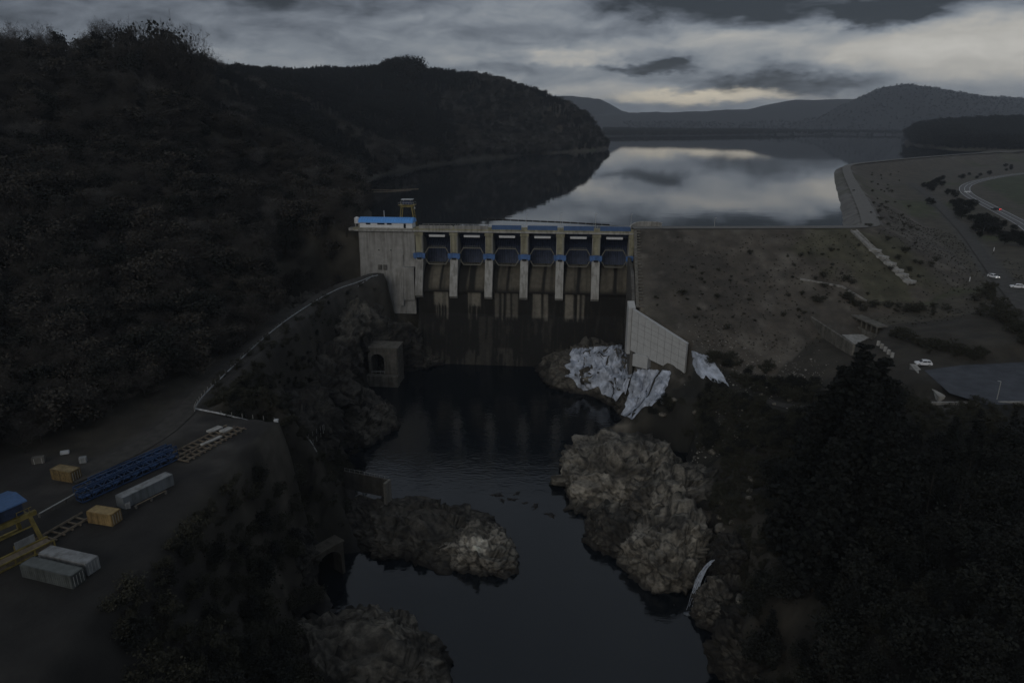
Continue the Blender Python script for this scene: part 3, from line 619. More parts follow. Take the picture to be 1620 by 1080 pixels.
# control building with the blue roof
def build_house():
    r = empty('control_building', dm(9.8, 2.4 - 5.2, 58.6), AANG, 'long low white building with bright blue roof on left end of dam', 'building')
    L_, W_, H_ = 24.0, 6.4, 2.3
    MB().box((0, 0, H_ / 2), (L_, W_, H_)).build('wall', WHITE, r, .03)
    MB().prism([(-3.7, H_ - .05), (-3.6, H_ + .5), (-2.6, H_ + 1.5), (0, H_ + 2.1), (2.6, H_ + 1.5), (3.7, H_ - .05)], -L_ / 2 - .4, L_ / 2 + .4).build('roof', BLUEB, r)
    sm = MB()
    for x in np.arange(-L_ / 2, L_ / 2 + .1, 1.2):
        sm.bar((x, -3.62, H_ + .5), (x, -2.6, H_ + 1.53), .06); sm.bar((x, -2.6, H_ + 1.53), (x, 0, H_ + 2.13), .06)
    sm.build('roof_seam', mat('blue_seam', (.07, .19, .42), rough=.5), r)
    for x, w in ((-2.2, 3.2), (1.6, 2.0), (-8, 2.0)):
        f = MB().box((x, -3.22, 1.75), (w + .2, .1, .75)).build('window', STEELG, r); MB().box((x, -3.29, 1.75), (w, .05, .55)).build('pane', GLASSD, f)
    MB().box((8.6, -3.24, 1.0), (1.0, .1, 1.9)).build('door', GLASSD, r)
    MB().box((0, -3.5, -.3), (L_ + .8, 1.2, .35)).build('balcony', CONCL, r)
build_house()
def build_gantry():
    r = empty('gantry_crane', dm(18.0, -7.5, 58.6), AANG, 'yellow four legged gantry crane standing on the dam crest', 'crane')
    H_ = 9.2
    for sx in (-1, 1):
        for sy in (-1, 1): MB().bar((sx * 3.6, sy * 2.2, 0), (sx * 2.3, sy * 1.6, H_), .45).build('leg', YEL, r)
    b = MB()
    for sx in (-1, 1): b.bar((sx * 2.9, -1.9, H_ * .5), (sx * 2.9, 1.9, H_ * .5), .22)
    b.bar((-2.9, -1.7, H_ - .5), (2.9, -1.7, H_ - .5), .4); b.bar((-2.9, 1.7, H_ - .5), (2.9, 1.7, H_ - .5), .4); b.build('bracing', YEL, r)
    b = MB(); b.box((0, 0, H_ + .15), (7.4, 4.4, .3)); b.build('platform', YEL, r)
    b = MB()
    for x in np.linspace(-3.6, 3.6, 7):
        for y in (-2.1, 2.1): b.box((x, y, H_ + .8), (.07, .07, 1.1))
    for y in (-2.1, 2.1): b.bar((-3.6, y, H_ + 1.35), (3.6, y, H_ + 1.35), .08)
    b.build('railing', GALV, r)
    MB().box((.2, 0, H_ + 1.1), (4.2, 2.6, 1.5)).build('hoist_house', BLUED, r, .05); MB().box((.2, 0, H_ + 2.6), (5.2, 3.4, .3)).build('roof', GREYP, r)
    for sx in (-1.6, 1.6): MB().box((sx + .2, -1.2, H_ + 2.1), (.15, .15, 1.0)).build('roof_post', GALV, r)
    b = MB(); b.box((3.9, -2.2, H_ - 1.0), (.5, .5, .6)); b.bar((3.6, -2.0, H_), (3.9, -2.2, H_ - .8), .1); b.build('floodlight', GALV, r)
build_gantry()
def pole(px, py0, py1, Y, r, m, name, label, cat, group=None, head=None):
    a = atY(px, py0, Y); b = atY(px, py1, Y); e = empty(name, a, 0, label, cat, group)
    MB().tube((0, 0, 0), (0, 0, b[2] - a[2]), r, r * .7, 8).build('pole', m, e); MB().tube((0, 0, 0), (0, 0, .25), r * 2.2, n=8).build('base', CONCL, e)
    if head: MB().bar((0, 0, b[2] - a[2]), (head, 0, b[2] - a[2] + .1), .16, .12).build('lamp_head', GALV, e)
    return e
pole(608, 345, 333, 316, .16, WHITE, 'mast', 'slim white mast rising behind the blue roofed building', 'mast')
for px, y0, y1 in ((833, 354, 338), (887, 355, 339), (942, 356, 338), (998, 357, 339)): pole(px, y0, y1, 297 + (998 - px) * .027 + 4, .07, GALV, 'lamp_post', 'thin grey lamp post standing along the dam crest above the gates', 'lamp post', 'thin lamp posts along the dam crest', .7)
pole(1130, 359, 345, 294, .08, GALV, 'lamp_post', 'lone grey lamp post standing on embankment crest right of the dam', 'lamp post', None, .7)
def build_tank():
    x, y, z = at(565, 352, 60.3); r = empty('water_tank', (x, y, z - 1.5), 0, 'small round white tank on the hillside beside blue roofed building', 'tank')
    b = MB(); b.tube((0, 0, 1.2), (0, 0, 3.6), 1.3, n=20); b.tube((0, 0, 3.6), (0, 0, 4.1), 1.3, .3, 20); b.build('tank_body', WHITE, r)
    b = MB()
    for k in range(4): b.bar((math.cos(k * 1.57 + .78), math.sin(k * 1.57 + .78), -2), (math.cos(k * 1.57 + .78), math.sin(k * 1.57 + .78), 1.3), .18)
    b.build('stand', GALV, r)
    b = MB().box((0, 0, -1.2), (7, 5, 1.2)); b.build('plinth', CONC, r)
build_tank()

# ------------------------------------------------------------------ rocks
_bm = bmesh.new(); bmesh.ops.create_icosphere(_bm, subdivisions=6, radius=1); ICO6 = (np.array([v.co[:] for v in _bm.verts]), np.array([[v.index for v in f.verts] for f in _bm.faces])); _bm.free()
_bm = bmesh.new(); bmesh.ops.create_icosphere(_bm, subdivisions=3, radius=1); ICO3 = (np.array([v.co[:] for v in _bm.verts]), np.array([[v.index for v in f.verts] for f in _bm.faces])); _bm.free()
def voro(p, n, seed, stretch=(1, 1, 1)):
    r = np.random.default_rng(seed); lo, hi = p.min(0), p.max(0); q = lo + (hi - lo) * r.random((n, 3)); w = np.array(stretch)
    d = np.linalg.norm((p[:, None] - q[None]) * w, axis=2) if len(p) * n < 6e6 else np.concatenate([np.linalg.norm((p[i:i + 5000, None] - q[None]) * w, axis=2) for i in range(0, len(p), 5000)])
    o = np.argpartition(d, 1, axis=1)[:, :2]; a = np.take_along_axis(d, o, 1); a0 = a.min(1); a1 = a.max(1); k = np.take_along_axis(o, a.argmin(1)[:, None], 1)[:, 0]
    return k, a0, a1, r.random(n)
def outcrop(name, px, z0, H, seed, label, light=1.0, group=None, depth=4.0, p=2.6, bright=None, rough=1.0):
    poly = P2(px, z0); c = poly.mean(0); rel = poly - c; ang = np.arctan2(rel[:, 1], rel[:, 0]); o = np.argsort(ang); ang = ang[o]; rad = np.hypot(*rel[o].T) * 1.09
    V, F = ICO6; th = np.arctan2(V[:, 1], V[:, 0]); r = np.interp(th, np.r_[ang - 2 * np.pi, ang, ang + 2 * np.pi], np.r_[rad, rad, rad])
    zz = V[:, 2]; hr = np.hypot(V[:, 0], V[:, 1])
    hor = np.power(np.clip(1 - np.abs(zz) ** p, 0, 1), 1 / p); up = np.where(zz > 0, zz * H, zz * depth)
    P = np.stack([np.cos(th) * r * hor, np.sin(th) * r * hor, up], 1)
    nrm = V * np.array([1, 1, 1.2]); size = math.sqrt(H * rad.mean()) * .16 * rough
    P = P + nrm * (noise3(P, rad.mean() * .8, 4, seed) * size * 2.2)[:, None]
    r_ = np.random.default_rng(seed + 50); sc_ = np.array((rad.mean(), rad.mean(), H)); Q = P / sc_
    for _ in range(34):
        n_ = r_.normal(size=3); n_[2] = abs(n_[2]) * .8; n_ /= np.linalg.norm(n_); d_ = Q @ n_; lim = np.quantile(d_, .975) * r_.uniform(.86, 1.0); Q = Q - np.clip(d_ - lim, 0, None)[:, None] * n_ * .92
    P = Q * sc_
    n_c = int(90 + rad.mean() * 10)
    def facet(P, n, sd, tilt, jump, st=(1, 1, 1.4)):
        rr = np.random.default_rng(sd); lo, hi = P.min(0), P.max(0); q = lo + (hi - lo) * rr.random((n, 3)); g = rr.normal(size=(n, 3)) * tilt
        W_ = P + (np.stack([noise3(P, 2.2, 3, sd + 40), noise3(P, 2.2, 3, sd + 41), noise3(P, 2.2, 3, sd + 42)], 1)) * .45
        d = np.concatenate([np.linalg.norm((W_[i:i + 4000, None] - q[None]) * np.array(st), axis=2) for i in range(0, len(P), 4000)])
        o = np.argpartition(d, 1, axis=1)[:, :2]; a = np.take_along_axis(d, o, 1); k = np.take_along_axis(o, a.argmin(1)[:, None], 1)[:, 0]
        return k, np.clip(((P - q[k]) * g[k]).sum(1), -2 * jump, 2 * jump) + (rr.random(n)[k] - .5) * jump, a.max(1) - a.min(1), rr.random(n)
    k, f1, e1, rv = facet(P, n_c, seed, .20, size * .75); P = P + nrm * f1[:, None]
    k2, f2, e2, rv2 = facet(P, n_c * 7, seed + 1, .27, size * .22); P = P + nrm * (f2 - np.clip(.18 - e2, 0, .18) * .8)[:, None]
    P = P + nrm * (noise3(P, 1.3, 4, seed + 3) * .24 * rough)[:, None]
    a0 = 0 * e1; a1 = e1; b0 = 0 * e2; b1 = e2
    wz = P[:, 2] + z0
    base = np.array((.21, .192, .158)) * light
    t = .62 + .6 * rv2[k2] * rv[k] + .45 * noise3(P, 4.5, 4, seed + 7)
    t = t * (1 - .6 * sstep(.02, .35, noise3(P, 7, 4, seed + 11)))
    t = t * np.where((b1 - b0) < .13, .4, 1) * np.where((a1 - a0) < .25, .5, 1)
    tone = base * np.clip(t, .12, 2.2)[:, None]
    if bright is not None: bx, by, br = bright; wp = P[:, :2] + c; q = sstep(br, br * .4, np.hypot(wp[:, 0] - bx, wp[:, 1] - by) + 2.5 * noise3(P, 3, 3, seed + 20)); tone = tone * (1 + 1.9 * q[:, None])
    wet = sstep(1.8, .3, wz + .6 * noise3(P, 3, 3, seed)); tone = tone * (1 - .85 * wet)[:, None] + np.array((.012, .011, .010)) * wet[:, None]
    ob = mesh_obj(name, P, F, ROCKM, tone=np.clip(tone, .004, .6)); ob.location = (c[0], c[1], z0)
    return tag(ob, label, 'rock', group)
outcrop('rock_outcrop', *ROCKS[0], 3, 'big rounded pale brown rock standing in the water at the mouth of the pool', 1.0)
outcrop('rock_outcrop', *ROCKS[1], 5, 'pale jagged rock behind the waterfall rock and beside big rounded rock', .95)
outcrop('rock_outcrop', *ROCKS[2], 8, 'pale cliff like rock rising from river just left of small waterfall', 1.0)
outcrop('rock_outcrop', *ROCKS[3], 11, 'broken brown rock just right of the small waterfall', .62)
outcrop('rock_outcrop', *ROCKS[4], 14, 'long low dark rock spit below the ruined wall', .40, depth=3)
outcrop('rock_outcrop', *ROCKS[5], 17, 'rock with bright white face at tip of the spit', .95, bright=(at(752, 856, 5)[0], at(752, 856, 5)[1], 5.5), rough=.8)
outcrop('rock_outcrop', *ROCKS[6], 20, 'low broken rock shelf at bottom of the picture beside the outlet channel', .66, depth=3, p=3.0)
outcrop('rock_outcrop', *ROCKS[7], 23, 'tall dark brown rock buttress on the left bank of pool', .42)
outcrop('rock_outcrop', *ROCKS[8], 26, 'dark rock cliff rising over the arched tunnel portal', .42, p=3)
outcrop('rock_outcrop', *ROCKS[9], 27, 'low dark rock ledge at foot of the spillway beside the portal', .38)
outcrop('rock_outcrop', *ROCKS[10], 29, 'brown rubble rock under the white sheeting at right end of spillway', .62)
outcrop('rock_outcrop', *ROCKS[11], 31, 'dark rock below the hanging white sheet', .42)
outcrop('rock_outcrop', *ROCKS[12], 37, 'low brown rock at water edge between big rounded rock and waterfall cliff', .72)
outcrop('rock_outcrop', *ROCKS[13], 41, 'grey brown rock face under dam end of the hillside road', .52, p=3.2)
outcrop('rock_outcrop', *ROCKS[14], 43, 'dark scrubby rock shoulder between hillside road and the pool', .27)
outcrop('rock_outcrop', *ROCKS[15], 47, 'small dark rock knoll between gravel track and big rounded rock', .34)
outcrop('rock_outcrop', *ROCKS[16], 53, 'dark rock brow under river end of the yard guard rail', .22)
outcrop('rock_outcrop', *ROCKS[17], 59, 'dark broken bank of rock under the pines at bottom right of river', .22, p=3)
outcrop('rock_outcrop', *ROCKS[18], 61, 'small dark rock step at the head of the waterfall', .26)
outcrop('rock_outcrop', *ROCKS[19], 67, 'dark rock hump over the arched outlet at water level', .2)
def boulder_mesh(seed):
    V, F = ICO3; P = V * np.array((1, .8, .62)); k, a0, a1, rv = voro(P, 26, seed); P = P + V * ((rv[k] - .5) * .28)[:, None] + V * (noise3(P, .6, 3, seed) * .18)[:, None]
    t = np.array((.13, .12, .10)) * (.6 + .7 * rv[k])[:, None]; o = mesh_obj('boulder', P, F, ROCKM, tone=t); return o
BL = [(1100, 690, 1.5), (1150, 640, 1.0), (1060, 704, 1.4), (1180, 705, 1.1), (1160, 722, .9), (1190, 760, 1.6), (1186, 778, 1.0), (1185, 795, 1.1), (1140, 840, 2.0), (1138, 862, 1.0), (1155, 845, .8), (1132, 880, .9), (1110, 615, 1.1), (1205, 622, .9), (1225, 640, .8), (1250, 628, .9), (1180, 610, 1.0), (1240, 610, .8), (1200, 600, .8), (1275, 622, .7), (1165, 940, 1.2), (1170, 960, 1.3), (1125, 730, 1.2), (1100, 720, 1.0), (1045, 705, 1.2)]
_b0 = [boulder_mesh(s) for s in (1, 2, 3)]
for i, (px, py, r) in enumerate(BL):
    z = 15.0
    for _ in range(4): a = at(px, py, z); z = tz(a[0], a[1])
    o = _b0[i] if i < 3 else _b0[i % 3].copy()
    if i >= 3: COL.objects.link(o)
    o.location = (a[0], a[1], z + r * .25); o.scale = (r, r, r); o.rotation_euler = (0, 0, i * 1.7)
    tag(o, 'pale grey boulder lying on the right bank above the river', 'boulder', 'boulders on the right bank')
RUB = []
for i in range(1500):
    k = rng.random(); px, py = (1095 + 190 * k + rng.normal(0, 14), 590 + 50 * k + rng.normal(0, 13)) if i < 900 else (1040 + 160 * k + rng.normal(0, 8), 702 + 12 * k + rng.normal(0, 9))
    a = at(px, py, 18 if i < 900 else 9); RUB.append((a[0], a[1], .12 + .3 * rng.random() ** 3))
RUB = np.array(RUB); rz = terrain(RUB[:, 0], RUB[:, 1])
V, F = ICO3[0][:0], None
_bm = bmesh.new(); bmesh.ops.create_icosphere(_bm, subdivisions=1, radius=1); V1 = np.array([v.co[:] for v in _bm.verts]); F1 = np.array([[v.index for v in f.verts] for f in _bm.faces]); _bm.free()
vv = []; ff = []; tt = []
for i, (x, y, r) in enumerate(RUB):
    P = V1 * r * (.7 + .6 * rng.random((len(V1), 1))) * np.array((1, 1, .7)) + np.array((x, y, rz[i] + r * .2)); ff.append(F1 + len(V1) * i); vv.append(P); tt.append(np.full((len(V1), 3), .10 + .22 * rng.random() ** 2) * np.array((1, .95, .85)))
o = mesh_obj('rubble', np.concatenate(vv), np.concatenate(ff), ROCKM, tone=np.concatenate(tt)); tag(o, kind='stuff')
# dark driftwood clumps on the river
for i, (px, py, s) in enumerate(((787, 783, 1.3), (818, 780, .8), (795, 792, .7), (812, 790, .9), (830, 795, .6), (848, 800, 1.2), (872, 814, 1.3))):
    a = at(px, py, 0.05); e = empty('driftwood_clump', a, i * .9, 'dark clump of floating driftwood on the river beside the white faced rock', 'driftwood', 'driftwood clumps on the river'); r = random.Random(i)
    b = MB()
    for k in range(14):
        p = Vector((r.gauss(0, s * .7), r.gauss(0, s * .35), 0)); d = Vector((r.uniform(-1, 1), r.uniform(-.5, .5), r.uniform(-.08, .12))) * s; b.tube(p - d, p + d, .11, .05, 5)
    b.build('branches', BARK, e)
    P = V1 * np.array((s * .8, s * .45, .2)) * (1 + .3 * rng.random((len(V1), 1))); mesh_obj('leaf_mat', P, F1, BLACK, e)

# ------------------------------------------------------------------ white sheeting on the right bank
def sheet(name, tl, tr, br, bl, seed, label, nu=90, nv=70, fold=.55, vert=True):
    c = [np.array(at(*q)) for q in (tl, tr, br, bl)]; u, v = np.meshgrid(np.linspace(0, 1, nu), np.linspace(0, 1, nv))
    P = ((1 - u) * (1 - v))[..., None] * c[0] + (u * (1 - v))[..., None] * c[1] + (u * v)[..., None] * c[2] + ((1 - u) * v)[..., None] * c[3]
    edge = .6 * fbm(u * 9, v * 0 + 2, 1, 4, seed); P = P + (c[3] - c[0]) * (edge * sstep(.5, 1, v) * .22)[..., None]
    dn = np.cross(c[1] - c[0], c[3] - c[0]); dn /= np.linalg.norm(dn); dn = dn if dn[2] > 0 else -dn
    W = np.linalg.norm(c[1] - c[0])
    f = fbm(u * W + 1.4 * fbm(u * 4, v * 4, 1, 3, seed + 2), v * 2.2, 2.2, 4, seed + 4) * fold * 2 + fbm(u * W, v * W * .8, 5, 3, seed + 6) * fold * 2.6 + .25 * fbm(u * W, v * W * .4, .7, 3, seed + 8)
    bulge = np.sin(np.pi * np.clip(v, 0, 1)) * 1.6
    P = P + dn * (f + bulge)[..., None]
    g = terrain(P[..., 0], P[..., 1]); P[..., 2] = np.where(v < .8, np.maximum(P[..., 2], g + .12), P[..., 2])
    idx = np.arange(nu * nv).reshape(nv, nu); F = np.stack([idx[:-1, :-1], idx[1:, :-1], idx[1:, 1:], idx[:-1, 1:]], -1).reshape(-1, 4)
    tear = (fbm(u * W, v * 3, 1.5, 4, seed + 30)); keep = ~((tear > .36) & (v > .15))
    kf = keep.reshape(-1)[F].all(1)
    o = mesh_obj(name, P.reshape(-1, 3), F[kf], SHEETM, smooth_=True); md = o.modifiers.new('thick', 'SOLIDIFY'); md.thickness = .05
    return tag(o, label, 'sheet')
def on_ground(px, py):             # where the lines of sight through px, py meet the ground
    u = (px - 810) / 1080; v = (540 - py) / 1080; dy = math.cos(PITCH) + v * math.sin(PITCH); dz = -math.sin(PITCH) + v * math.cos(PITCH); out = np.full(px.shape + (3,), np.nan); done = np.zeros(px.shape, bool); gx, gy, gh = GRID
    for Y in np.arange(90, 330, .4):
        t = Y / dy; X = u * t; Z = CAMH + dz * t; i = np.clip(np.searchsorted(gx, X) - 1, 0, len(gx) - 2); j = int(np.searchsorted(gy, Y)) - 1; w = np.clip((X - gx[i]) / (gx[i + 1] - gx[i]), 0, 1); q = (Y - gy[j]) / (gy[j + 1] - gy[j])
        g = (gh[j, i] * (1 - w) + gh[j, i + 1] * w) * (1 - q) + (gh[j + 1, i] * (1 - w) + gh[j + 1, i + 1] * w) * q
        hit = (~done) & (Z <= g); out[hit] = np.stack([X, Y + 0 * X, Z], -1)[hit]; done |= hit
    return out
from mathutils.bvhtree import BVHTree
_rk = [o for o in COL.objects if o.name.startswith('rock_outcrop')]
_bv = []
for o in _rk: _bv.append(BVHTree.FromPolygons([o.location + v.co for v in o.data.vertices], [tuple(p.vertices) for p in o.data.polygons]))
def on_land(px, py):
    W = on_ground(px, py); cam_ = Vector((0, 0, CAMH))
    for i in np.ndindex(px.shape):
        d = Vector(ray(float(px[i]), float(py[i]))).normalized(); best = np.linalg.norm(W[i] - np.array(cam_)) if W[i][0] == W[i][0] else 1e9
        for b in _bv:
            h = b.ray_cast(cam_, d)
            if h[0] is not None and h[3] < best: best = h[3]; W[i] = h[0][:]
    return W
def draped(name, quad, seed, label, nu=80, nv=80, fold=.35, lift=.3):
    c = [np.array(q, float) for q in quad]; u, v = np.meshgrid(np.linspace(0, 1, nu), np.linspace(0, 1, nv)); e1 = .14 * fbm(u * 6, v * 0 + 1, 1, 4, seed) * v; e2 = .12 * fbm(v * 5, u * 0 + 7, 1, 4, seed + 1) * (u - .5) * 2; uu = u + e2; ve = v * (1 + e1 * 2)
    P = ((1 - uu) * (1 - ve))[..., None] * c[0] + (uu * (1 - ve))[..., None] * c[1] + (uu * ve)[..., None] * c[2] + ((1 - uu) * ve)[..., None] * c[3]
    W = on_land(P[..., 0], P[..., 1]); W[..., 2] = np.maximum(W[..., 2], -.2)
    for _ in range(5):                                        # cloth does not follow every step of the bank
        Q = W.copy(); Q[1:-1] = (W[:-2] + W[1:-1] + W[2:]) / 3; Q[:, 1:-1] = (Q[:, :-2] + Q[:, 1:-1] + Q[:, 2:]) / 3; W = Q
    q = fbm(u * 16 + 2.5 * fbm(u * 4, v * 4, 1, 3, seed + 2) - 2.5 * v, v * 2.2, 1.6, 4, seed + 4); f = (np.abs(q) * -2.4 + .6 * q) * fold * 2 + .5 * fbm(u * 18, v * 12, 1.0, 4, seed + 8) + fbm(u * 6, v * 6, 1.6, 3, seed + 12) * fold * 1.6
    W = W + np.array((0, -.75, .65)) * (lift + f + 1.1)[..., None]; idx = np.arange(nu * nv).reshape(nv, nu); F = np.stack([idx[:-1, :-1], idx[1:, :-1], idx[1:, 1:], idx[:-1, 1:]], -1).reshape(-1, 4); W = np.nan_to_num(W)
    L_ = np.linalg.norm(W.reshape(-1, 3)[F[:, 0]] - W.reshape(-1, 3)[F[:, 2]], axis=1); F = F[L_ < 7]
    o = mesh_obj(name, W.reshape(-1, 3), F, SHEETM, smooth_=True); md = o.modifiers.new('thick', 'SOLIDIFY'); md.thickness = .05; return tag(o, label, 'sheet')
draped('plastic_sheet', ((906, 552), (1000, 545), (988, 628), (892, 604)), 3, 'grey white crumpled sheeting over rock at right foot of the spillway', 110, 90, .75)
draped('plastic_sheet', ((1002, 584), (1062, 588), (1050, 638), (980, 658)), 13, 'smooth pale sheet hanging from bank edge below the concrete block')
draped('plastic_sheet', ((975, 592), (1003, 576), (990, 620), (964, 622)), 19, 'narrow rolled pale sheet between the two big sheets', 40, 40, .5, .5)
draped('plastic_sheet', ((1091, 556), (1122, 566), (1153, 613), (1100, 598)), 23, 'pale sheet spread on bank behind end of the retaining wall', 50, 50, .2)
# ------------------------------------------------------------------ retaining wall, block, portals
def build_retaining():
    a, b = (44.6, 242.4, 37.6), (61.0, 225.6, 29.8); c = (44.2, 246.5, 40)
    r = empty('retaining_wall', (0, 0, 0), 0, 'pale new concrete retaining wall running from dam along the right bank', 'wall')
    n = 8
    for i in range(n):
        k0, k1 = i / n, (i + 1) / n - .004; p = [tuple(np.array(a) * (1 - k) + np.array(b) * k) for k in (k0, k1)]
        z = [(22.3 - 4 * k, 37.9 - 7.9 * k) for k in (k0, k1)]; MB().wall(p, 1.1, z).build('wall_panel', CONCN, r, .03)
    MB().wall([c, (a[0] - .3, a[1] + .7, 0)], 2.6, [(20.5, 40.2), (20.5, 38.4)]).build('end_pier', CONCN, r, .05)
    MB().wall([a, b], 1.4, [(37.92, 38.25), (30.02, 30.35)]).build('coping', CONCN, r)
    d = np.array(b) - np.array(a); q = np.array((-d[1], d[0], 0)) / np.hypot(d[0], d[1])
    if q[1] > 0: q = -q
    w = MB()
    for z in (22.0, 24.6, 27.2, 29.0): p0 = np.array(a) + q * .57; p1 = np.array(b) + q * .57; w.bar((p0[0], p0[1], z + 5), (p1[0], p1[1], z), .05, .05)
    w.build('pour_joint', CONCD, r)
    x, y, z = at(1016, 570, 19.5); e = empty('concrete_block', (x, y, z), R(-40), 'low square concrete block at the foot of retaining wall', 'block')
    MB().box((0, 0, 0), (6.2, 3.6, 4.6)).build('block', CONCN, e, .1); MB().box((.2, 0, 2.45), (4.6, 2.6, .4)).build('cap', CONCN, e, .05)
build_retaining()
def portal(name, loc, rz, aw, ah, left, right, top, thick, label, m):
    r = empty(name, loc, rz, label, 'tunnel portal'); n = 12; arch = []
    sp = ah - aw / 2
    for k in range(n + 1): a = math.pi * k / n; arch.append((-aw / 2 * math.cos(a), sp + aw / 2 * math.sin(a) * .9))
    pts_o = [(-aw / 2 - left, -3), (-aw / 2 - left, top), (aw / 2 + right, top), (aw / 2 + right, -3)]
    f = MB()   # facade as convex strips round the arch
    def slab(poly): 
        n_ = len(poly); v = [(x, -thick / 2, z) for x, z in poly] + [(x, thick / 2, z) for x, z in poly]
        f.add(v, [(k, (k + 1) % n_, n_ + (k + 1) % n_, n_ + k) for k in range(n_)] + [tuple(range(n_))[::-1], tuple(range(n_, 2 * n_))])
    slab([(-aw / 2 - left, -9), (-aw / 2, -9), (-aw / 2, sp), (-aw / 2, top), (-aw / 2 - left, top)]); slab([(aw / 2, -9), (aw / 2 + right, -9), (aw / 2 + right, top), (aw / 2, top), (aw / 2, sp)])
    for (x0, z0), (x1, z1) in zip(arch, arch[1:]): slab([(x0, z0), (x1, z1), (x1, top), (x0, top)])
    f.build('facade', m, r)
    l = MB(); D = thick / 2; E = D + 6
    for (x0, z0), (x1, z1) in zip([(-aw / 2, -.5)] + arch, arch + [(aw / 2, -.5)]): l.add([(x0, D, z0), (x1, D, z1), (x1, E, z1), (x0, E, z0)], [(0, 1, 2, 3)])
    l.add([(-aw / 2, E, -.5)] + [(x, E, z) for x, z in arch] + [(aw / 2, E, -.5)], [tuple(range(len(arch) + 2))]); l.build('lining', mat('tunnel_dark', (.012, .011, .010), var=.2), r)  # near-black colour stands in for the darkness of a deep tunnel
    MB().box((right / 2 - left / 2, -thick / 2 - 1.0, -4.6), (aw + left + right + .8, 3.0, 8.6)).build('apron', m, r, .08)
    MB().box((right / 2 - left / 2, 0, top + .25), (aw + left + right + .6, thick + .5, .5)).build('cornice', m, r, .05)
    return r
PORT = mat('portal_concrete', (.13, .122, .105), var=.3, scale=.5, bump=.3, streak=True)
_p = at(604, 583, 5.0)
_r = portal('tunnel_portal', (_p[0], _p[1] - 1, 5.0), R(-6), 5.6, 8.6, 1.0, 5.6, 10.6, 9.0, 'arched concrete tunnel portal with dark mouth in the left rock cliff', PORT)
b = MB(); b.bar((-2.8, -4.4, 1.0), (2.8, -4.4, 1.0), .1); b.bar((-2.8, -4.4, .5), (2.8, -4.4, .5), .1)
for x in (-2.7, -.9, .9, 2.7): b.bar((x, -4.4, -.2), (x, -4.4, 1.05), .1)
b.build('railing', GALV, _r)
_p = at(517, 915, 0.0)
_r = portal('tunnel_portal', (_p[0], _p[1], 0.0), R(52), 7.0, 8.0, 1.0, .8, 8.5, 3.2, 'dark arched outlet at water level in the left bank under scrub', mat('portal_old', (.062, .056, .045), var=.4, scale=.5, bump=.4, streak=True))
# wall on the spit
def build_ruin():
    a = at(546, 764, 6.4); b = at(618, 779, 6.4); r = empty('ruined_wall', (a[0], a[1], 5.0), math.atan2(b[1] - a[1], b[0] - a[0]), 'thin dark concrete wall slab standing on the rock spit with end post', 'wall'); L_ = math.hypot(b[0] - a[0], b[1] - a[1])
    MB().box((L_ / 2, 0, 2.6), (L_, .5, 5.6)).build('wall', mat('dark_slab', (.075, .07, .06), var=.3, scale=.6, streak=True), r, .03)
    MB().box((L_ - .2, -1.2, 1.2), (.8, 2.8, 8.6)).build('end_post', mat('old_concrete', (.17, .16, .14), var=.25, streak=True), r, .05)
    MB().box((L_ + 1.0, -3.0, -2.0), (4.6, 1.6, 1.6)).build('footing', CONCD, r, .08)
    b = MB()
    for x in np.arange(.3, L_, 1.6): b.box((x, -.05, 5.85), (.07, .07, .9))
    b.bar((.2, -.05, 6.25), (L_ - .2, -.05, 6.25), .05); b.build('handrail', GALV, r)
build_ruin()
# little waterfall between the rocks
def build_fall():
    pts = [at(1128, 884, 8.4), at(1118, 893, 7.8), at(1108, 908, 6.4), at(1101, 928, 4.2), at(1095, 950, 1.8), at(1089, 970, .1)]; r = empty('waterfall', pts[-1], 0, 'small white waterfall pouring between rocks into the river', 'waterfall')
    pts = smooth(pts, 2); o_ = Vector(pts[-1])
    for j in range(46):
        rr = random.Random(j); k0 = rr.uniform(0, .45) if j > 8 else 0; k1 = min(1, k0 + rr.uniform(.25, .7)); side = rr.gauss(0, .42); side = side + (.35 if side > 0 else -.35) * (1 if j % 3 else 0); b = MB(); n = len(pts); prev = None
        for i in range(n):
            k = i / (n - 1)
            if k < k0 or k > k1: continue
            p = Vector(pts[i]) - o_; p.x += side * (.35 + .75 * k) + .06 * math.sin(i * 1.1 + j); p.y -= .25 + .12 * math.cos(j * 2.3)
            if prev is not None: b.tube(prev, p, (.03 + .03 * rr.random()) * (1 - .4 * abs(side)), .015 + .04 * rr.random(), 5)
            prev = p
        if b.v: b.build('water_strand', FOAM, r)
    P = V1 * np.array((1.3, .8, .22)); mesh_obj('foam_pool', P, F1, mat('foam', (.12, .135, .155), var=.4, scale=2), r)
build_fall()

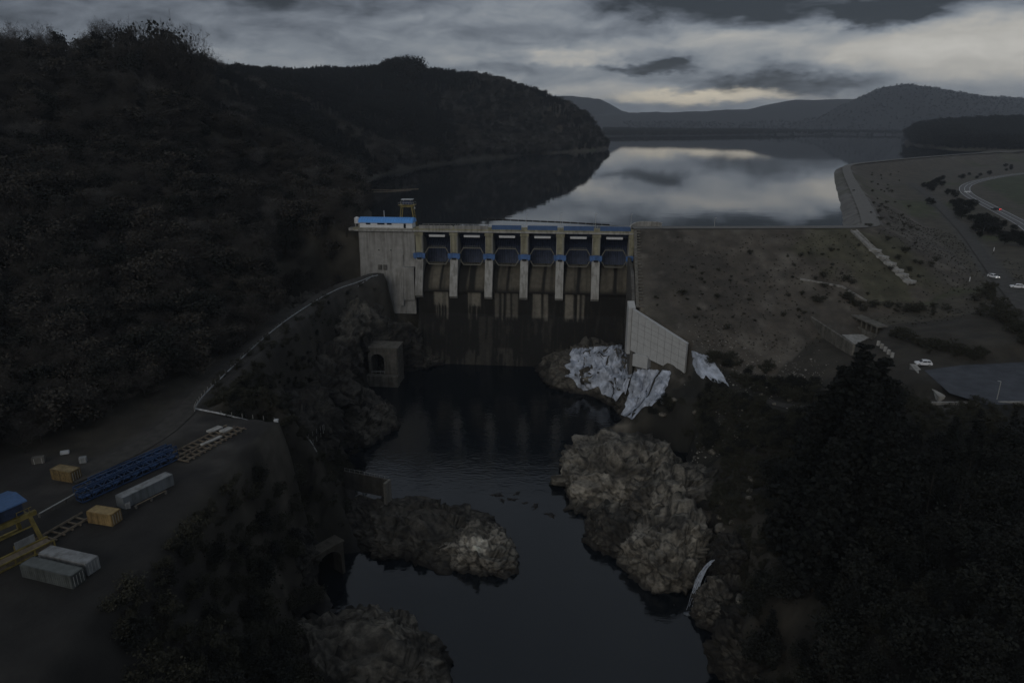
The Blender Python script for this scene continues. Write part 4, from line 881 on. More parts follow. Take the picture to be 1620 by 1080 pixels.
# ------------------------------------------------------------------ yard on the left bank
YDIR = math.atan2(at(275, 735, 38)[1] - at(135, 800, 38)[1], at(275, 735, 38)[0] - at(135, 800, 38)[0])
def container(px, py, rz, L_, m, label, roofm=None, doors=True, W=2.1, H_=2.15, dz=0):
    L_ *= .8
    a = at(px, py, 38); e = empty('container', (a[0], a[1], tz(a[0], a[1]) + .05 + dz), rz, label, 'container')
    b = MB(); b.box((0, 0, H_ / 2), (L_, W, H_ - .1))
    n = int(L_ / .42)
    for k in range(n):
        x = -L_ / 2 + .3 + (L_ - .6) * k / (n - 1)
        for s in (-1, 1): b.box((x, s * (W / 2 + .02), H_ / 2), (.2, .05, H_ - .35))
    b.build('body', m, e)
    f = MB()
    for sx in (-1, 1):
        for sy in (-1, 1): f.box((sx * (L_ / 2 - .06), sy * (W / 2 - .02), H_ / 2), (.18, .18, H_ + .04))
    for sy in (-1, 1):
        for z in (.08, H_ - .06): f.box((0, sy * (W / 2), z), (L_, .14, .16))
    for sx in (-1, 1):
        for z in (.08, H_ - .06): f.box((sx * (L_ / 2), 0, z), (.14, W, .16))
    f.build('corner_frame', m, e)
    MB().box((0, 0, H_ + .0), (L_ - .2, W - .2, .06)).build('roof', roofm or m, e)
    if doors:
        for s in (-1, 1):
            d = MB().box((L_ / 2 + .05, s * W / 4, H_ / 2), (.08, W / 2 - .12, H_ - .4)).build('door', m, e, .02)
            lb = MB()
            for q in (-.25, .25): lb.tube((L_ / 2 + .12, s * W / 4 + q, .25), (L_ / 2 + .12, s * W / 4 + q, H_ - .25), .035, n=6)
            lb.build('lock_bar', GALV, d)
    return e
DG = mat('green_grey_paint', (.075, .083, .08), rough=.7, var=.3, scale=.7, streak=True)
container(167, 824, R(-14), 6.1, OCHRE, 'ochre yellow short container in front of the blue trusses', mat('ochre_roof', (.27, .20, .095), var=.3, scale=.9))
container(106, 756, R(-16), 6.1, mat('dark_ochre', (.15, .105, .045), var=.4, streak=True), 'dull yellow container at the foot of hillside behind the trusses', mat('rusty_roof', (.19, .145, .075), var=.4, scale=1.2))
container(232, 783, YDIR, 12.2, mat('pale_grey_paint', (.15, .165, .175), rough=.6, var=.15, scale=.7, streak=True), 'long pale grey container lying along the blue trusses', DIMW)
container(112, 896, R(-17), 11.6, DIMW, 'white topped container, rear one of two by the yellow gantry', DIMW)
_c = container(86, 915, R(-17), 12.2, DG, 'dull grey green container, front one of two by the yellow gantry', mat('grey_roof', (.10, .11, .107), rough=.7, var=.25, scale=.8))
def truss(off, z0, L_, H_, W, label, shift=0):
    L_, H_, W, off, shift = L_ * .74, H_ * .72, W * .74, off * .72, shift * .7
    a = at(208, 758, 38); e = empty('lattice_girder', (a[0] - math.sin(YDIR) * off + math.cos(YDIR) * shift, a[1] + math.cos(YDIR) * off + math.sin(YDIR) * shift, 38.1 + z0), YDIR, label, 'girder')
    n = int(L_ / 1.9); xs = np.linspace(-L_ / 2, L_ / 2, n + 1)
    for s in (-1, 1):
        for z in (.12, H_ - .12): MB().bar((-L_ / 2, s * W / 2, z), (L_ / 2, s * W / 2, z), .2, .24).build('chord', TRUSSB, e)
    w = MB()
    for s in (-1, 1):
        for i in range(n): w.bar((xs[i], s * W / 2, .2), (xs[i + 1], s * W / 2, H_ - .2), .11) if i % 2 else w.bar((xs[i], s * W / 2, H_ - .2), (xs[i + 1], s * W / 2, .2), .11)
        for x in xs: w.bar((x, s * W / 2, .2), (x, s * W / 2, H_ - .2), .12)
    for i in range(n):
        w.bar((xs[i], -W / 2, H_ - .12), (xs[i + 1], W / 2, H_ - .12), .09); w.bar((xs[i], -W / 2, .12), (xs[i + 1], W / 2, .12), .09)
        for z in (.12, H_ - .12): w.bar((xs[i], -W / 2, z), (xs[i], W / 2, z), .12)
    w.build('lattice', TRUSSB, e); d = MB()
    for i in range(0, n, 1): d.box(((xs[i] + xs[i + 1]) / 2, 0, H_ * .45), (1.6, W * .7, .05))
    d.build('deck_plate', mat('blue_plate', (.03, .065, .15), var=.3), e); return e
truss(.3, 0, 26, 2.3, 2.6, 'blue steel lattice girder lying on the ground, nearest the pale container')
truss(3.2, .1, 27, 2.5, 2.2, 'blue steel lattice girder lying in middle of the row', 1.5)
truss(5.6, .05, 22, 2.1, 1.8, 'blue steel lattice girder at hillside edge of the row', 4)
def track(p0, p1, W, label, off=0, z=.15):
    a = Vector(at(*p0, 38)); b = Vector(at(*p1, 38)); L_ = (b - a).length; e = empty('rail_track', (a.x, a.y, 38 + z), math.atan2(b.y - a.y, b.x - a.x), label, 'track')
    for s in (-1, 1): r = MB(); r.box((L_ / 2, s * W / 2, .32), (L_, .14, .2)); r.box((L_ / 2, s * W / 2, .18), (L_, .3, .08)); r.build('rail', RUST, e)
    for x in np.arange(.4, L_, 1.5): MB().box((x, 0, .05), (.26, W + 1.0, .2)).build('sleeper', TIMBER, e)
    return e
track((272, 724), (365, 676), 2.2, 'pale steel rails on sleepers ending at concrete slabs, hillside pair')
track((288, 731), (382, 678), 1.8, 'pale steel rails on sleepers, pair nearer the river')
track((60, 862), (140, 815), 2.6, 'rusty low rails in front of the yellow gantry')
for i, (px, py, w, d) in enumerate(((340, 682, 3.2, 1.6), (358, 683, 2.6, 1.5), (335, 700, 5, .8))):
    a = at(px, py, 38); e = empty('concrete_slab', (a[0], a[1], tz(a[0], a[1]) + .5), YDIR, ('pale concrete slab lying across the far rail ends', 'small pale concrete slab beside the far rail ends', 'narrow pale concrete strip along the rails')[i], 'slab'); MB().box((0, 0, 0), (w, d, .35)).build('slab', CONCL, e, .05)
def bar_thing(name, p0, p1, r, m, label, cat, posts=0):
    a, b = Vector(p0), Vector(p1); e = empty(name, a, 0, label, cat); MB().tube((0, 0, 0), b - a, r, n=8).build('pipe', m, e); c = MB()
    n = max(posts, 2)
    for k in range(n): p = (b - a) * (k / (n - 1)); c.box((p.x, p.y, -.35), (.35, .35, .7))
    c.build('support', CONCD, e)
bar_thing('long_pipe', at(62, 812, 38.9), at(141, 768, 38.9), .12, GALV, 'long thin pale pipe running from yellow gantry toward the trusses', 'pipe', 5)
bar_thing('steel_beam', at(215, 799, 38.6), at(262, 776, 38.6), .12, TIMBER, 'brown beam lying in front of long pale container', 'beam', 3)
def yard_gantry():
    a = at(12, 866, 38); e = empty('portal_gantry', (a[0], a[1], 38), YDIR, 'yellow steel portal gantry under a blue roof at left edge of yard', 'crane')
    X, Yw, H_ = 3.6, 2.5, 4.9
    for sx in (-2.1, 1):
        for sy in (-1, 1): MB().bar((sx * X, sy * (Yw + .9), 0), (sx * (X - .6), sy * Yw, H_), .5, .55).build('leg', YEL, e)
    for sy in (-1, 1): MB().bar((-2.3 * X, sy * Yw, H_ + .3), (X + .4, sy * Yw, H_ + .3), .55, .75).build('main_beam', YEL, e)
    b = MB()
    for sx in (-2.1, 1): b.bar((sx * (X - .6), -Yw, H_ + .1), (sx * (X - .6), Yw, H_ + .1), .45)
    for sy in (-1, 1): b.bar((-2.2 * X, sy * (Yw + .75), .45), (X, sy * (Yw + .75), .45), .4); b.bar((-2.2 * X, sy * (Yw + .3), 3.3), (X - .2, sy * (Yw + .3), 3.3), .18)
    b.build('cross_beam', YEL, e)
    h = MB(); h.box((-3.4, 0, H_ + 1.9), (11.5, 5.2, 2.0)); h.build('hoist_house', BLUED, e, .05)
    MB().prism([(-3.0, H_ + 2.9), (-2.9, H_ + 3.1), (0, H_ + 3.7), (2.9, H_ + 3.1), (3.0, H_ + 2.9)], -9.8, 3.0).build('roof', mat('blue_roof_dark', (.05, .105, .22), rough=.5, var=.15), e)
    b = MB()
    for x in (1.2, 3.0): b.box((x, -2.8, H_ + 1.1), (.08, .08, 1.1))
    b.bar((1.2, -2.8, H_ + 1.6), (3.4, -2.8, H_ + 1.6), .08); b.build('railing', YEL, e)
    a2 = at(43, 872, 38); s = empty('board', (a2[0], a2[1], 38), YDIR, 'white board leaning on low yellow frame under the gantry', 'board'); MB().box((0, 0, 1.6), (2.9, .12, 1.6)).build('panel', DIMW, s, .02); c = MB()
    for x in (-1.5, 1.5): c.box((x, .15, .9), (.15, .15, 1.9))
    c.build('leg', YEL, s); a3 = at(34, 884, 38); t_ = empty('steel_frame', (a3[0], a3[1], 38), YDIR, 'low olive yellow steel box frame beside the two long containers', 'frame'); b = MB()
    for y in (-1.0, 1.0):
        for z in (.15, 1.1): b.bar((-4, y, z), (4.6, y, z), .22)
        for x in (-4, -1.2, 1.6, 4.5): b.bar((x, y, .1), (x, y, 1.15), .2)
    b.build('rails', YEL, t_); MB().box((.3, 0, .6), (8, 1.7, .8)).build('bed', TIMBER, t_)
yard_gantry()
def clutter(px, py, w, d, h, m, name, label, cat, rz=.4):
    a = at(px, py, 38); e = empty(name, (a[0], a[1], tz(a[0], a[1])), rz, label, cat); MB().box((0, 0, h / 2), (w, d, h)).build('box', m, e, .05); MB().box((0, 0, h + .05), (w * .96, d * .96, .1)).build('lid', m, e); b = MB()
    for s in (-1, 1): b.box((s * w * .3, 0, h * .5), (.08, d + .06, h))
    b.build('strap', GALV, e)
clutter(132, 731, 1.3, 1.0, 1.1, DIMW, 'white_crate', 'small white crate beside the dull yellow container', 'crate'); clutter(203, 803, .9, .7, 1.0, DIMW, 'tool_box', 'small white box between ochre container and long pale container', 'box'); clutter(103, 718, 1.6, .9, .5, GREYP, 'pallet_box', 'low grey box at foot of hillside behind the dull yellow container', 'box'); clutter(62, 732, 2.2, 1.2, 1.2, CONCD, 'dark_bin', 'dark bin at foot of hillside left of the dull yellow container', 'bin')
# barriers along the roads
def barrier(line, label, m, h=.7, step=3.2, r=.15):
    pts = resample(line, step); o = pts[0]; e = empty('guard_rail', o, 0, label, 'guard rail'); b = MB()
    for p, q in zip(pts, pts[1:]): b.bar(p - o + Vector((0, 0, h)), q - o + Vector((0, 0, h)), .10, r * 2.4)
    b.build('rail', m, e)
    for p in pts[:98]: MB().box((p.x - o.x, p.y - o.y, h / 2 - .2), (.12, .12, h + .3)).build('post', STEELG, e)
def ground_line(pxs, z=38.0, it=2):
    l = smooth([at(a, b, z) for a, b in pxs], it); return [(p[0], p[1], tz(p[0], p[1])) for p in l]
barrier(ground_line(((598, 439), (560, 450), (520, 466), (470, 496), (430, 525), (390, 560), (350, 598), (325, 622), (310, 642), (308, 650)), 38.6), 'long pale guard rail along the hillside road down from dam', GREYP)
barrier(ground_line(((308, 650), (350, 654), (400, 660), (434, 664)), 38, 0), 'pale guard rail closing the end of yard above the river', GREYP)
barrier(ground_line(((566, 448), (590, 439)), 39, 0), 'short white guard rail at the dam end of hillside road', GREYP)
barrier(ground_line(((482, 664), (495, 655), (507, 648), (511, 646), (508, 656), (495, 668), (485, 676)), 30, 1), 'small looped handrail at brink of the left bank', GALV, 1.0)
e = empty('gate_post', (at(437, 665, 38)[0], at(437, 665, 38)[1], tz(*at(437, 665, 38)[:2])), 0, 'white gate post at river end of the yard guard rail', 'post'); MB().box((0, 0, .9), (.7, .6, 2.0)).build('post', WHITE, e, .04); MB().box((0, 0, 2.2), (.95, .8, .5)).build('sign_box', GREYP, e, .03); MB().box((0, 0, -.2), (1.1, 1.0, .4)).build('base', CONC, e)

# ------------------------------------------------------------------ right bank: canal, drain, cars
def build_canal():
    r = empty('concrete_canal', at(1340, 515, 31.2), 0, 'open concrete canal with a columned gallery at foot of the embankment', 'canal'); o = Vector(r.location)
    def g(px, py, z): p = Vector(at(px, py, z)) - o; return p
    MB().wall([g(1284, 500, 36), g(1352, 541, 36)], .8, [(-1, 4.6), (-1, 4.0)]).build('side_wall', PORT, r, .03)
    MB().wall([g(1318, 489, 35.5), g(1394, 523, 35.5)], .7, [(-1, 2.2), (-1, 2.2)]).build('side_wall', PORT, r, .03)
    q = [g(1322, 522, 31.4), g(1376, 512, 31.4), g(1400, 524, 31.4), g(1352, 545, 31.4)]; MB().plan([(p.x, p.y) for p in q], .15, .35).build('floor_slab', CONCL, r)
    a, b = g(1320, 486, 36), g(1388, 516, 36)
    for k in range(10): p = a.lerp(b, k / 9); MB().box((p.x, p.y, 3.3), (.45, .45, 2.4)).build('column', PORT, r)
    d = (b - a).normalized(); n = Vector((-d.y, d.x, 0)); n = n if n.x > 0 else -n
    s = MB(); s.wall([(a + n * 1.4) - d, (b + n * 1.4) + d], 4.2, [(4.5, 5.0), (4.5, 5.0)]); s.build('roof_slab', PORT, r, .04)
    MB().wall([(a + n * 3.2) - d, (b + n * 3.2) + d], .4, [(0, 4.48), (0, 4.48)]).build('back_wall', CONCD, r)
    t_ = MB()
    for k in range(5):
        p = g(1390 + k * 5.5, 541 + k * 4.6, 35.8); t_.box((p.x, p.y, 4.2 + .0 * k), (.5, .9, 1.6), .5)
    t_.build('baffle', CONCL, r)
build_canal()
def wall_thing(pts, w, h, m, name, label, cat, dz=0):
    z = [tz(p[0], p[1]) for p in pts]; e = empty(name, (pts[0][0], pts[0][1], z[0]), 0, label, cat); l = [(p[0] - pts[0][0], p[1] - pts[0][1]) for p in pts]
    MB().wall(l, w, [(q - z[0] - 1.5, q - z[0] + h) for q in z]).build('wall', m, e, .04); MB().wall(l, w + .25, [(q - z[0] + h + .004, q - z[0] + h + .2) for q in z]).build('coping', m, e)
wall_thing([at(1444, 577, 36), at(1492, 618, 36)], 1.5, 1.2, CONCL, 'parapet_wall', 'pale low concrete wall slanting beside the parked white car', 'wall')
wall_thing([at(1455, 622, 36), at(1620, 640, 36)], .5, .7, CONC, 'kerb_wall', 'long low grey wall along near side of the parking area', 'wall')
wall_thing([at(1262, 470, 38), at(1330, 466, 40), at(1372, 470, 41)], .4, .4, CONC, 'kerb_wall', 'thin pale kerb across toe of the embankment', 'wall')
def build_drain():
    pts = []
    for k in range(25):
        u = k / 24; px, py = 1350 + 92 * u, 366 + 85 * u; z = 59.0 - 16 * u
        for _ in range(5): a = at(px, py, z); z = .5 * z + .5 * tz(a[0], a[1])
        pts.append(Vector((a[0], a[1], tz(a[0], a[1]) + .25)))
    o = pts[0].copy(); e = empty('drain_channel', o, 0, 'pale stepped concrete drain running down the embankment from crest corner', 'drain'); v = []; f = []
    for i, p in enumerate(pts):
        d = pts[min(i + 1, 24)] - pts[max(i - 1, 0)]; d.z = 0; d.normalize(); q = Vector((-d.y, d.x, 0)); c = p - o
        v += [tuple(c + q * s + Vector((0, 0, zz))) for s, zz in ((-1.5, -.8), (-1.5, .6), (-1.1, .6), (-1.0, .05), (1.0, .05), (1.1, .6), (1.5, .6), (1.5, -.8))]
        if i: f += [(8 * i - 8 + k, 8 * i - 7 + k, 8 * i + 1 + k, 8 * i + k) for k in range(7)]
    mesh_obj('channel', v, f, CONC, e)
    for i in (9, 12, 15, 18, 20, 23): c = pts[i] - o; MB().box((c.x, c.y, c.z + .35), (3.4, 3.6, 1.0), .5).build('drop_block', CONCL, e, .06)
build_drain()
def car_body(m, lights=None, tails=None):
    e = empty('parked_car')
    W = .9; low = [(-2.2, .32), (-2.28, .62), (-2.2, .92), (-1.1, 1.0), (.95, 1.0), (1.9, .9), (2.22, .72), (2.25, .4), (2.1, .3)]; n = len(low); b = MB()
    v = []
    for y, k in ((-W, .94), (-W * .93, 1), (W * .93, 1), (W, .94)): v += [(x * k, y, z if k == 1 else .34 + (z - .34) * .9) for x, z in low]
    f = []
    for j in range(3): f += [(j * n + i, j * n + (i + 1) % n, (j + 1) * n + (i + 1) % n, (j + 1) * n + i) for i in range(n)]
    f += [tuple(range(n)), tuple(range(3 * n, 4 * n))[::-1]]; b.add(v, f)
    cab = [(-2.0, .95), (-1.75, 1.5), (-.9, 1.62), (.25, 1.58), (1.05, .98)]; c = []
    for y0, y1 in ((-W * .92, -W * .74),): pass
    for sgn in (-1, 1): c += [(x, sgn * (W * .92 if z < 1.1 else W * .74), z) for x, z in cab]
    m_ = len(cab); b.add(c, [(i, (i + 1) % m_, m_ + (i + 1) % m_, m_ + i) for i in range(m_)] + [tuple(range(m_))[::-1], tuple(range(m_, 2 * m_))]); b.build('body', m, e)
    for sgn in (-1, 1):
        y0, y1 = sgn * (W * .905), sgn * (W * .765)
        for xs in (((-1.72, 1.05), (-1.6, 1.44), (-.75, 1.52), (-.72, 1.05)), ((-.62, 1.05), (-.62, 1.52), (.2, 1.49), (.78, 1.05))):
            w = MB(); w.add([(x, (y0 if z < 1.2 else y1) + sgn * .02, z) for x, z in xs], [(0, 1, 2, 3)]); w.build('side_window', GLASSD, e)
    for xs, zs in (((.98, .36), (1.05, 1.53)), ((-1.98, -1.79), (1.05, 1.44))):
        w = MB(); s = .03 if xs[0] > 0 else -.03; w.add([(xs[0] + s, -.74, zs[0]), (xs[0] + s, .74, zs[0]), (xs[1] + s, .62, zs[1]), (xs[1] + s, -.62, zs[1])], [(0, 1, 2, 3)]); w.build('windscreen' if xs[0] > 0 else 'rear_window', GLASSD, e)
    for x in (-1.35, 1.38):
        for s in (-1, 1):
            t_ = MB().tube((x, s * .70, .33), (x, s * .93, .33), .33, n=14).build('wheel', BLACK, e); MB().tube((x, s * .92, .33), (x, s * .945, .33), .19, n=10).build('rim', GALV, t_)
    for s in (-1, 1):
        MB().box((2.2, s * .62, .68), (.12, .36, .16)).build('headlight', mat('lamp_on', (.8, .8, .75), emit=(1, .95, .85, lights)) if lights else mat('lamp_off', (.5, .5, .5), rough=.2), e)
        MB().box((-2.24, s * .68, .80), (.12, .30, .2)).build('taillight', mat('tail_on', (.4, .02, .02), emit=(1, .06, .05, tails)) if tails else mat('tail_off', (.12, .01, .01), rough=.3), e)
    MB().box((2.24, 0, .42), (.1, 1.5, .16)).build('bumper', BLACK, e); return e
def put_car(px, py, z, rz, m, label, lights=None, tails=None, s=1.0):
    for _ in range(3): a = at(px, py, z); z = tz(a[0], a[1])
    e = car_body(m, lights, tails); e.location = (a[0], a[1], z + .14); e.rotation_euler = (0, 0, rz); e.scale = (s, s, s); tag(e, label, 'car')
WCAR = mat('white_car_paint', (.72, .73, .75), rough=.3, var=.04, spec=.5)
put_car(1460, 578, 36, R(172), WCAR, 'white car parked beside the slanting concrete wall')
put_car(1571, 440, 44, R(-80), WCAR, 'white car with lit headlights coming down the access road', 1.6)
put_car(1608, 456, 44, R(160), WCAR, 'white car near right edge behind the car with headlights')
put_car(1575, 333, 46, R(118), mat('dark_car_paint', (.03, .03, .035), rough=.3, spec=.5), 'dark car with red tail lights driving away on the highway', None, 6.0, 1.25)
put_car(1530, 305, 46, R(120), WCAR, 'small white car far round the highway bend', None, None, 1.0)
a = at(1577, 632, 36); e = empty('street_lamp', (a[0], a[1], tz(a[0], a[1])), 0, 'slender grey street lamp at near side of the parking area', 'street lamp'); MB().tube((0, 0, 0), (0, 0, 5.0), .09, .06, 8).build('pole', GALV, e); MB().bar((0, 0, 4.95), (-.9, 0, 5.15), .22, .14).build('lamp_head', GREYP, e)
for px, py, n_, lb in ((1533, 448, 1.1, 'white marker post at edge of the access road by the car with headlights'), (1572, 397, 1.1, 'white marker post beside the access road below the highway hedge'), (1556, 366, 1.2, 'white marker post under the dark hedge of the highway')):
    a = at(px, py, 44); z = tz(a[0], a[1]); a = at(px, py, z); e = empty('marker_post', (a[0], a[1], tz(a[0], a[1])), 0, lb, 'post'); MB().tube((0, 0, 0), (0, 0, 1.5), .18, .16, 8).build('post', WHITE, e); MB().tube((0, 0, 1.5), (0, 0, 1.75), .22, .1, 8).build('cap', WHITE, e)
def boom(p, name, label, r, m):
    pts = resample([Vector(at(*q, ZL + .1)) for q in p], 4.0); o = pts[0]; e = empty(name, o, 0, label, 'boom'); b = MB(); c = MB()
    for u, v in zip(pts, pts[1:]): d = (v - u); b.tube(u - o + d * .05, u - o + d * .95, r, n=8); c.tube(u - o + d * .93, u - o + d * 1.07, r * .35, n=6)
    b.build('float', m, e); c.build('link', STEELG, e)
boom([(577, 300), (620, 301), (662, 299)], 'floating_boom', 'pale floating boom on the dark water behind the blue roofed building', .35, TIMBER)
boom([(577, 304), (615, 303.5), (650, 301)], 'floating_boom', 'lower of two pale floating booms on the dark water behind dam', .28, TIMBER)
boom([(760, 346.3), (820, 348.5), (890, 351.5), (965, 355.5)], 'floating_boom', 'dark floating boom line on bright water just behind the gates', .30, BLACK)

# ------------------------------------------------------------------ trees
def tubes_np(segs, n=3):          # segs: list of (p0, p1, r0, r1) -> vertices, quads
    A = np.array([s_[0] for s_ in segs], float); B = np.array([s_[1] for s_ in segs], float); r0 = np.array([s_[2] for s_ in segs]); r1 = np.array([s_[3] for s_ in segs])
    d = B - A; d /= np.linalg.norm(d, axis=1, keepdims=True) + 1e-9; up = np.where(np.abs(d[:, 2:3]) < .9, np.array([[0, 0, 1.]]), np.array([[1., 0, 0]]))
    q = np.cross(d, up); q /= np.linalg.norm(q, axis=1, keepdims=True) + 1e-9; u = np.cross(q, d); V = np.empty((len(segs), 2, n, 3))
    for k in range(n):
        a = 2 * math.pi * k / n; w = q * math.cos(a) + u * math.sin(a); V[:, 0, k] = A + w * r0[:, None]; V[:, 1, k] = B + w * r1[:, None]
    b = np.arange(len(segs))[:, None, None] * 2 * n; k = np.arange(n); F = np.stack([k, (k + 1) % n, n + (k + 1) % n, n + k], -1)[None] + b
    return V.reshape(-1, 3), F.reshape(-1, 4)
def cards(c, size, r, flat=.0, asp=1.0):    # leaf cards: centres, sizes
    n = len(c); a = r.normal(size=(n, 3)); a /= np.linalg.norm(a, axis=1, keepdims=True); b = r.normal(size=(n, 3)); b[:, 2] *= (1 - flat); b -= (a * b).sum(1, keepdims=True) * a; b /= np.linalg.norm(b, axis=1, keepdims=True)
    s_ = np.asarray(size).reshape(-1, 1); a = a * s_ * asp; b = b * s_
    V = np.stack([c - a - b * .3, c + b * .9 - a * .2, c + a + b * .2, c - b * .8 + a * .1], 1); F = np.arange(n * 4).reshape(n, 4); return V.reshape(-1, 3), F
def join(*vf):
    vs, fs, o = [], [], 0
    for v, f in vf: vs.append(v); fs.append(f + o); o += len(v)
    return np.concatenate(vs), np.concatenate(fs)
def grow(r, p, d, L_, rad, lvl, segs, tips, spread, nb):
    n = 3; q = np.array(p, float); d = np.array(d, float)
    for i in range(n):
        d = d + r.normal(size=3) * .16 + np.array((0, 0, .07)); d /= np.linalg.norm(d); e = q + d * L_ / n; r1 = rad * (1 - .22 * (i + 1))
        segs.append((q, e, rad * (1 - .22 * i), max(r1, .015))); q = e
        if lvl < len(nb):
            for _ in range(nb[lvl]):
                w = d + r.normal(size=3) * spread; w[2] = abs(w[2]) * .6 + .15; w /= np.linalg.norm(w); grow(r, q, w, L_ * r.uniform(.5, .78), max(r1 * .6, .018), lvl + 1, segs, tips, spread, nb)
    tips.append(q)
def bare_tree(seed, h=1.0):       # unit: ~12 m tall; trunk + limbs / twigs
    r = np.random.default_rng(seed); T, tips, S_ = [], [], []; p = np.zeros(3); p[2] = -.8; d = np.array((0, 0, 1.)); H_ = 12.0
    for i in range(5):
        d = d + r.normal(size=3) * np.array((.10, .10, 0)); d /= np.linalg.norm(d); e = p + d * H_ * .13; T.append((p, e, .24 - .032 * i, .24 - .032 * (i + 1))); p = e
        if i >= 1:
            for _ in range(3):
                w = r.normal(size=3); w[2] = r.uniform(.5, 1.3); w /= np.linalg.norm(w); grow(r, p, w, H_ * r.uniform(.22, .36), .085, 0, S_, tips, .75, (2, 2))
    grow(r, p, d, H_ * .33, .09, 0, S_, tips, .7, (3, 2))
    tp = np.array(tips); tw = []
    for q in tp:
        for _ in range(5): w = r.normal(size=3) + np.array((0, 0, .6)); w /= np.linalg.norm(w); tw.append((q, q + w * r.uniform(.5, 1.1), .02, .006))
    a = tubes_np(T, 6); b = tubes_np(S_, 3); c = tubes_np(tw, 3)
    cc = cards(tp[r.integers(0, len(tp), 500)] + r.normal(size=(500, 3)) * .45, r.uniform(.07, .2, 500), r)
    return a, join(b, c, cc)
def leafy_tree(seed, clumps=34, per=46, H_=9.0, wide=.42, low=.22, card=(.16, .40)):
    r = np.random.default_rng(seed); T, S_ = [], []; p = np.array((0, 0, -.6)); d = np.array((0, 0, 1.))
    for i in range(5): d = d + r.normal(size=3) * np.array((.09, .09, 0)); d /= np.linalg.norm(d); e = p + d * H_ * .15; T.append((p, e, .2 - .03 * i, .2 - .03 * (i + 1))); p = e
    C_ = []
    for i in range(clumps):
        z = H_ * (low + (1 - low) * r.random() ** .8); w = wide * H_ * (.35 + .75 * math.sin(math.pi * min(1, max(.02, (z / H_ - low * .6) / (1.05 - low * .6)))) ** .7) * r.uniform(.35, 1.0); a = r.uniform(0, 6.283)
        c = np.array((w * math.cos(a), w * math.sin(a), z)); C_.append((c, H_ * r.uniform(.06, .13))); t = np.array((0, 0, z * .62)); S_.append((t, c, .06, .02))
    cs = np.concatenate([c + r.normal(size=(per, 3)) * s_ * np.array((1, 1, .7)) for c, s_ in C_]); v = cards(cs, r.uniform(*card, len(cs)), r, .3)
    return tubes_np(T, 6), join(tubes_np(S_, 3), v)
def pine_tree(seed, H_=14.0, whorls=17, br=8, per=13, base=.16, wide=.21, droop=.15, card=(.16, .40)):
    r = np.random.default_rng(seed); T = []; p = np.array((0, 0, -.8)); S_ = []; cs = []; sz = []
    lean = r.normal(size=2) * .012
    for i in range(7): e = np.array((lean[0] * H_ * (i + 1) / 7, lean[1] * H_ * (i + 1) / 7, H_ * (i + 1) / 7)); T.append((p, e, .24 - .032 * i, .24 - .032 * (i + 1))); p = e
    for k in range(whorls):
        t = base + (1 - base) * (k + r.uniform(-.3, .3)) / whorls; t = min(max(t, .05), .985); L0 = wide * H_ * (1 - t) ** .75 + .25; o = np.array((lean[0] * H_ * t, lean[1] * H_ * t, H_ * t)); a0 = r.uniform(0, 6.28)
        for j in range(br):
            if r.random() < .16: continue
            a = a0 + 6.283 * j / br + r.normal() * .25; L_ = L0 * r.uniform(.55, 1.15); e = o + np.array((math.cos(a) * L_, math.sin(a) * L_, L_ * (.30 - droop * 2 * (1 - t)) + r.normal() * .12)); S_.append((o, e, .05, .015))
            u = r.random(per) ** .7; q = o + (e - o) * u[:, None] + r.normal(size=(per, 3)) * (.10 * L_ + .08) * np.array((1, 1, .6)); cs.append(q); sz.append(r.uniform(*card, per) * (.6 + .5 * (1 - t)))
    return tubes_np(T, 6), join(tubes_np(S_, 3), cards(np.concatenate(cs), np.concatenate(sz), r, .5))
def shrub(seed):
    r = np.random.default_rng(seed); S_ = []; C_ = []
    for i in range(9): a = r.uniform(0, 6.28); e = np.array((math.cos(a) * r.uniform(.1, .75), math.sin(a) * r.uniform(.1, .75), r.uniform(.45, 1.25))); S_.append((np.array((0, 0, -.2)), e, .04, .012)); C_.append(e)
    cs = np.concatenate([c + r.normal(size=(46, 3)) * np.array((.24, .24, .2)) for c in C_]); cs[:, 2] = np.abs(cs[:, 2]); return tubes_np(S_, 4), cards(cs, r.uniform(.04, .12, len(cs)), r, .2)
MESH = {}
def variants(kind, fn, seeds, crown_m, trunk_m):
    out = []
    for s_ in seeds:
        a, b = fn(s_)
        def me(name, vf, m):
            o = mesh_obj(name, vf[0], vf[1], m); d = o.data; bpy.data.objects.remove(o); return d
        out.append((me('trunk', a, trunk_m), me('crown', b, crown_m)))
    MESH[kind] = out
variants('bare', bare_tree, (1, 2, 3, 4, 5), TWIG, BARK); variants('brown', lambda s_: leafy_tree(s_, 30, 50), (11, 12, 13), TWIGB, BARK)
variants('pale', bare_tree, (6, 7), mat('pale_twigs', (.11, .105, .098), var=.3, scale=.12), BARK)
variants('leafy', lambda s_: leafy_tree(s_, 36, 52), (21, 22, 23, 24), LEAF, BARK); variants('pine', pine_tree, (31, 32, 33, 34), NEEDLE, BARK)
variants('tallpine', lambda s_: pine_tree(s_, 26, 26, 10, 22, .10, .17, .1, (.2, .55)), (41, 42, 43), NEEDLE, BARK)
variants('scrub', lambda s_: leafy_tree(s_, 22, 46, 3.6, .62, .12, (.07, .2)), (51, 52, 53), SHRUBM, BARK); variants('shrub', shrub, (61, 62, 63), SHRUBM, BARK)
variants('stalk', lambda s_: pine_tree(s_, 22, 10, 6, 16, .58, .13, .1, (.2, .5)), (71, 72), NEEDLE, BARK)
UNIT = dict(pale=12.5, bare=12.5, brown=9.5, leafy=9.5, pine=14.0, tallpine=26.0, scrub=3.8, shrub=1.4, stalk=22.0)
NAMES = dict(bare='bare_tree', brown='brown_tree', leafy='leafy_tree', pine='pine_tree', tallpine='pine_tree', scrub='bush', shrub='shrub', stalk='pine_tree')
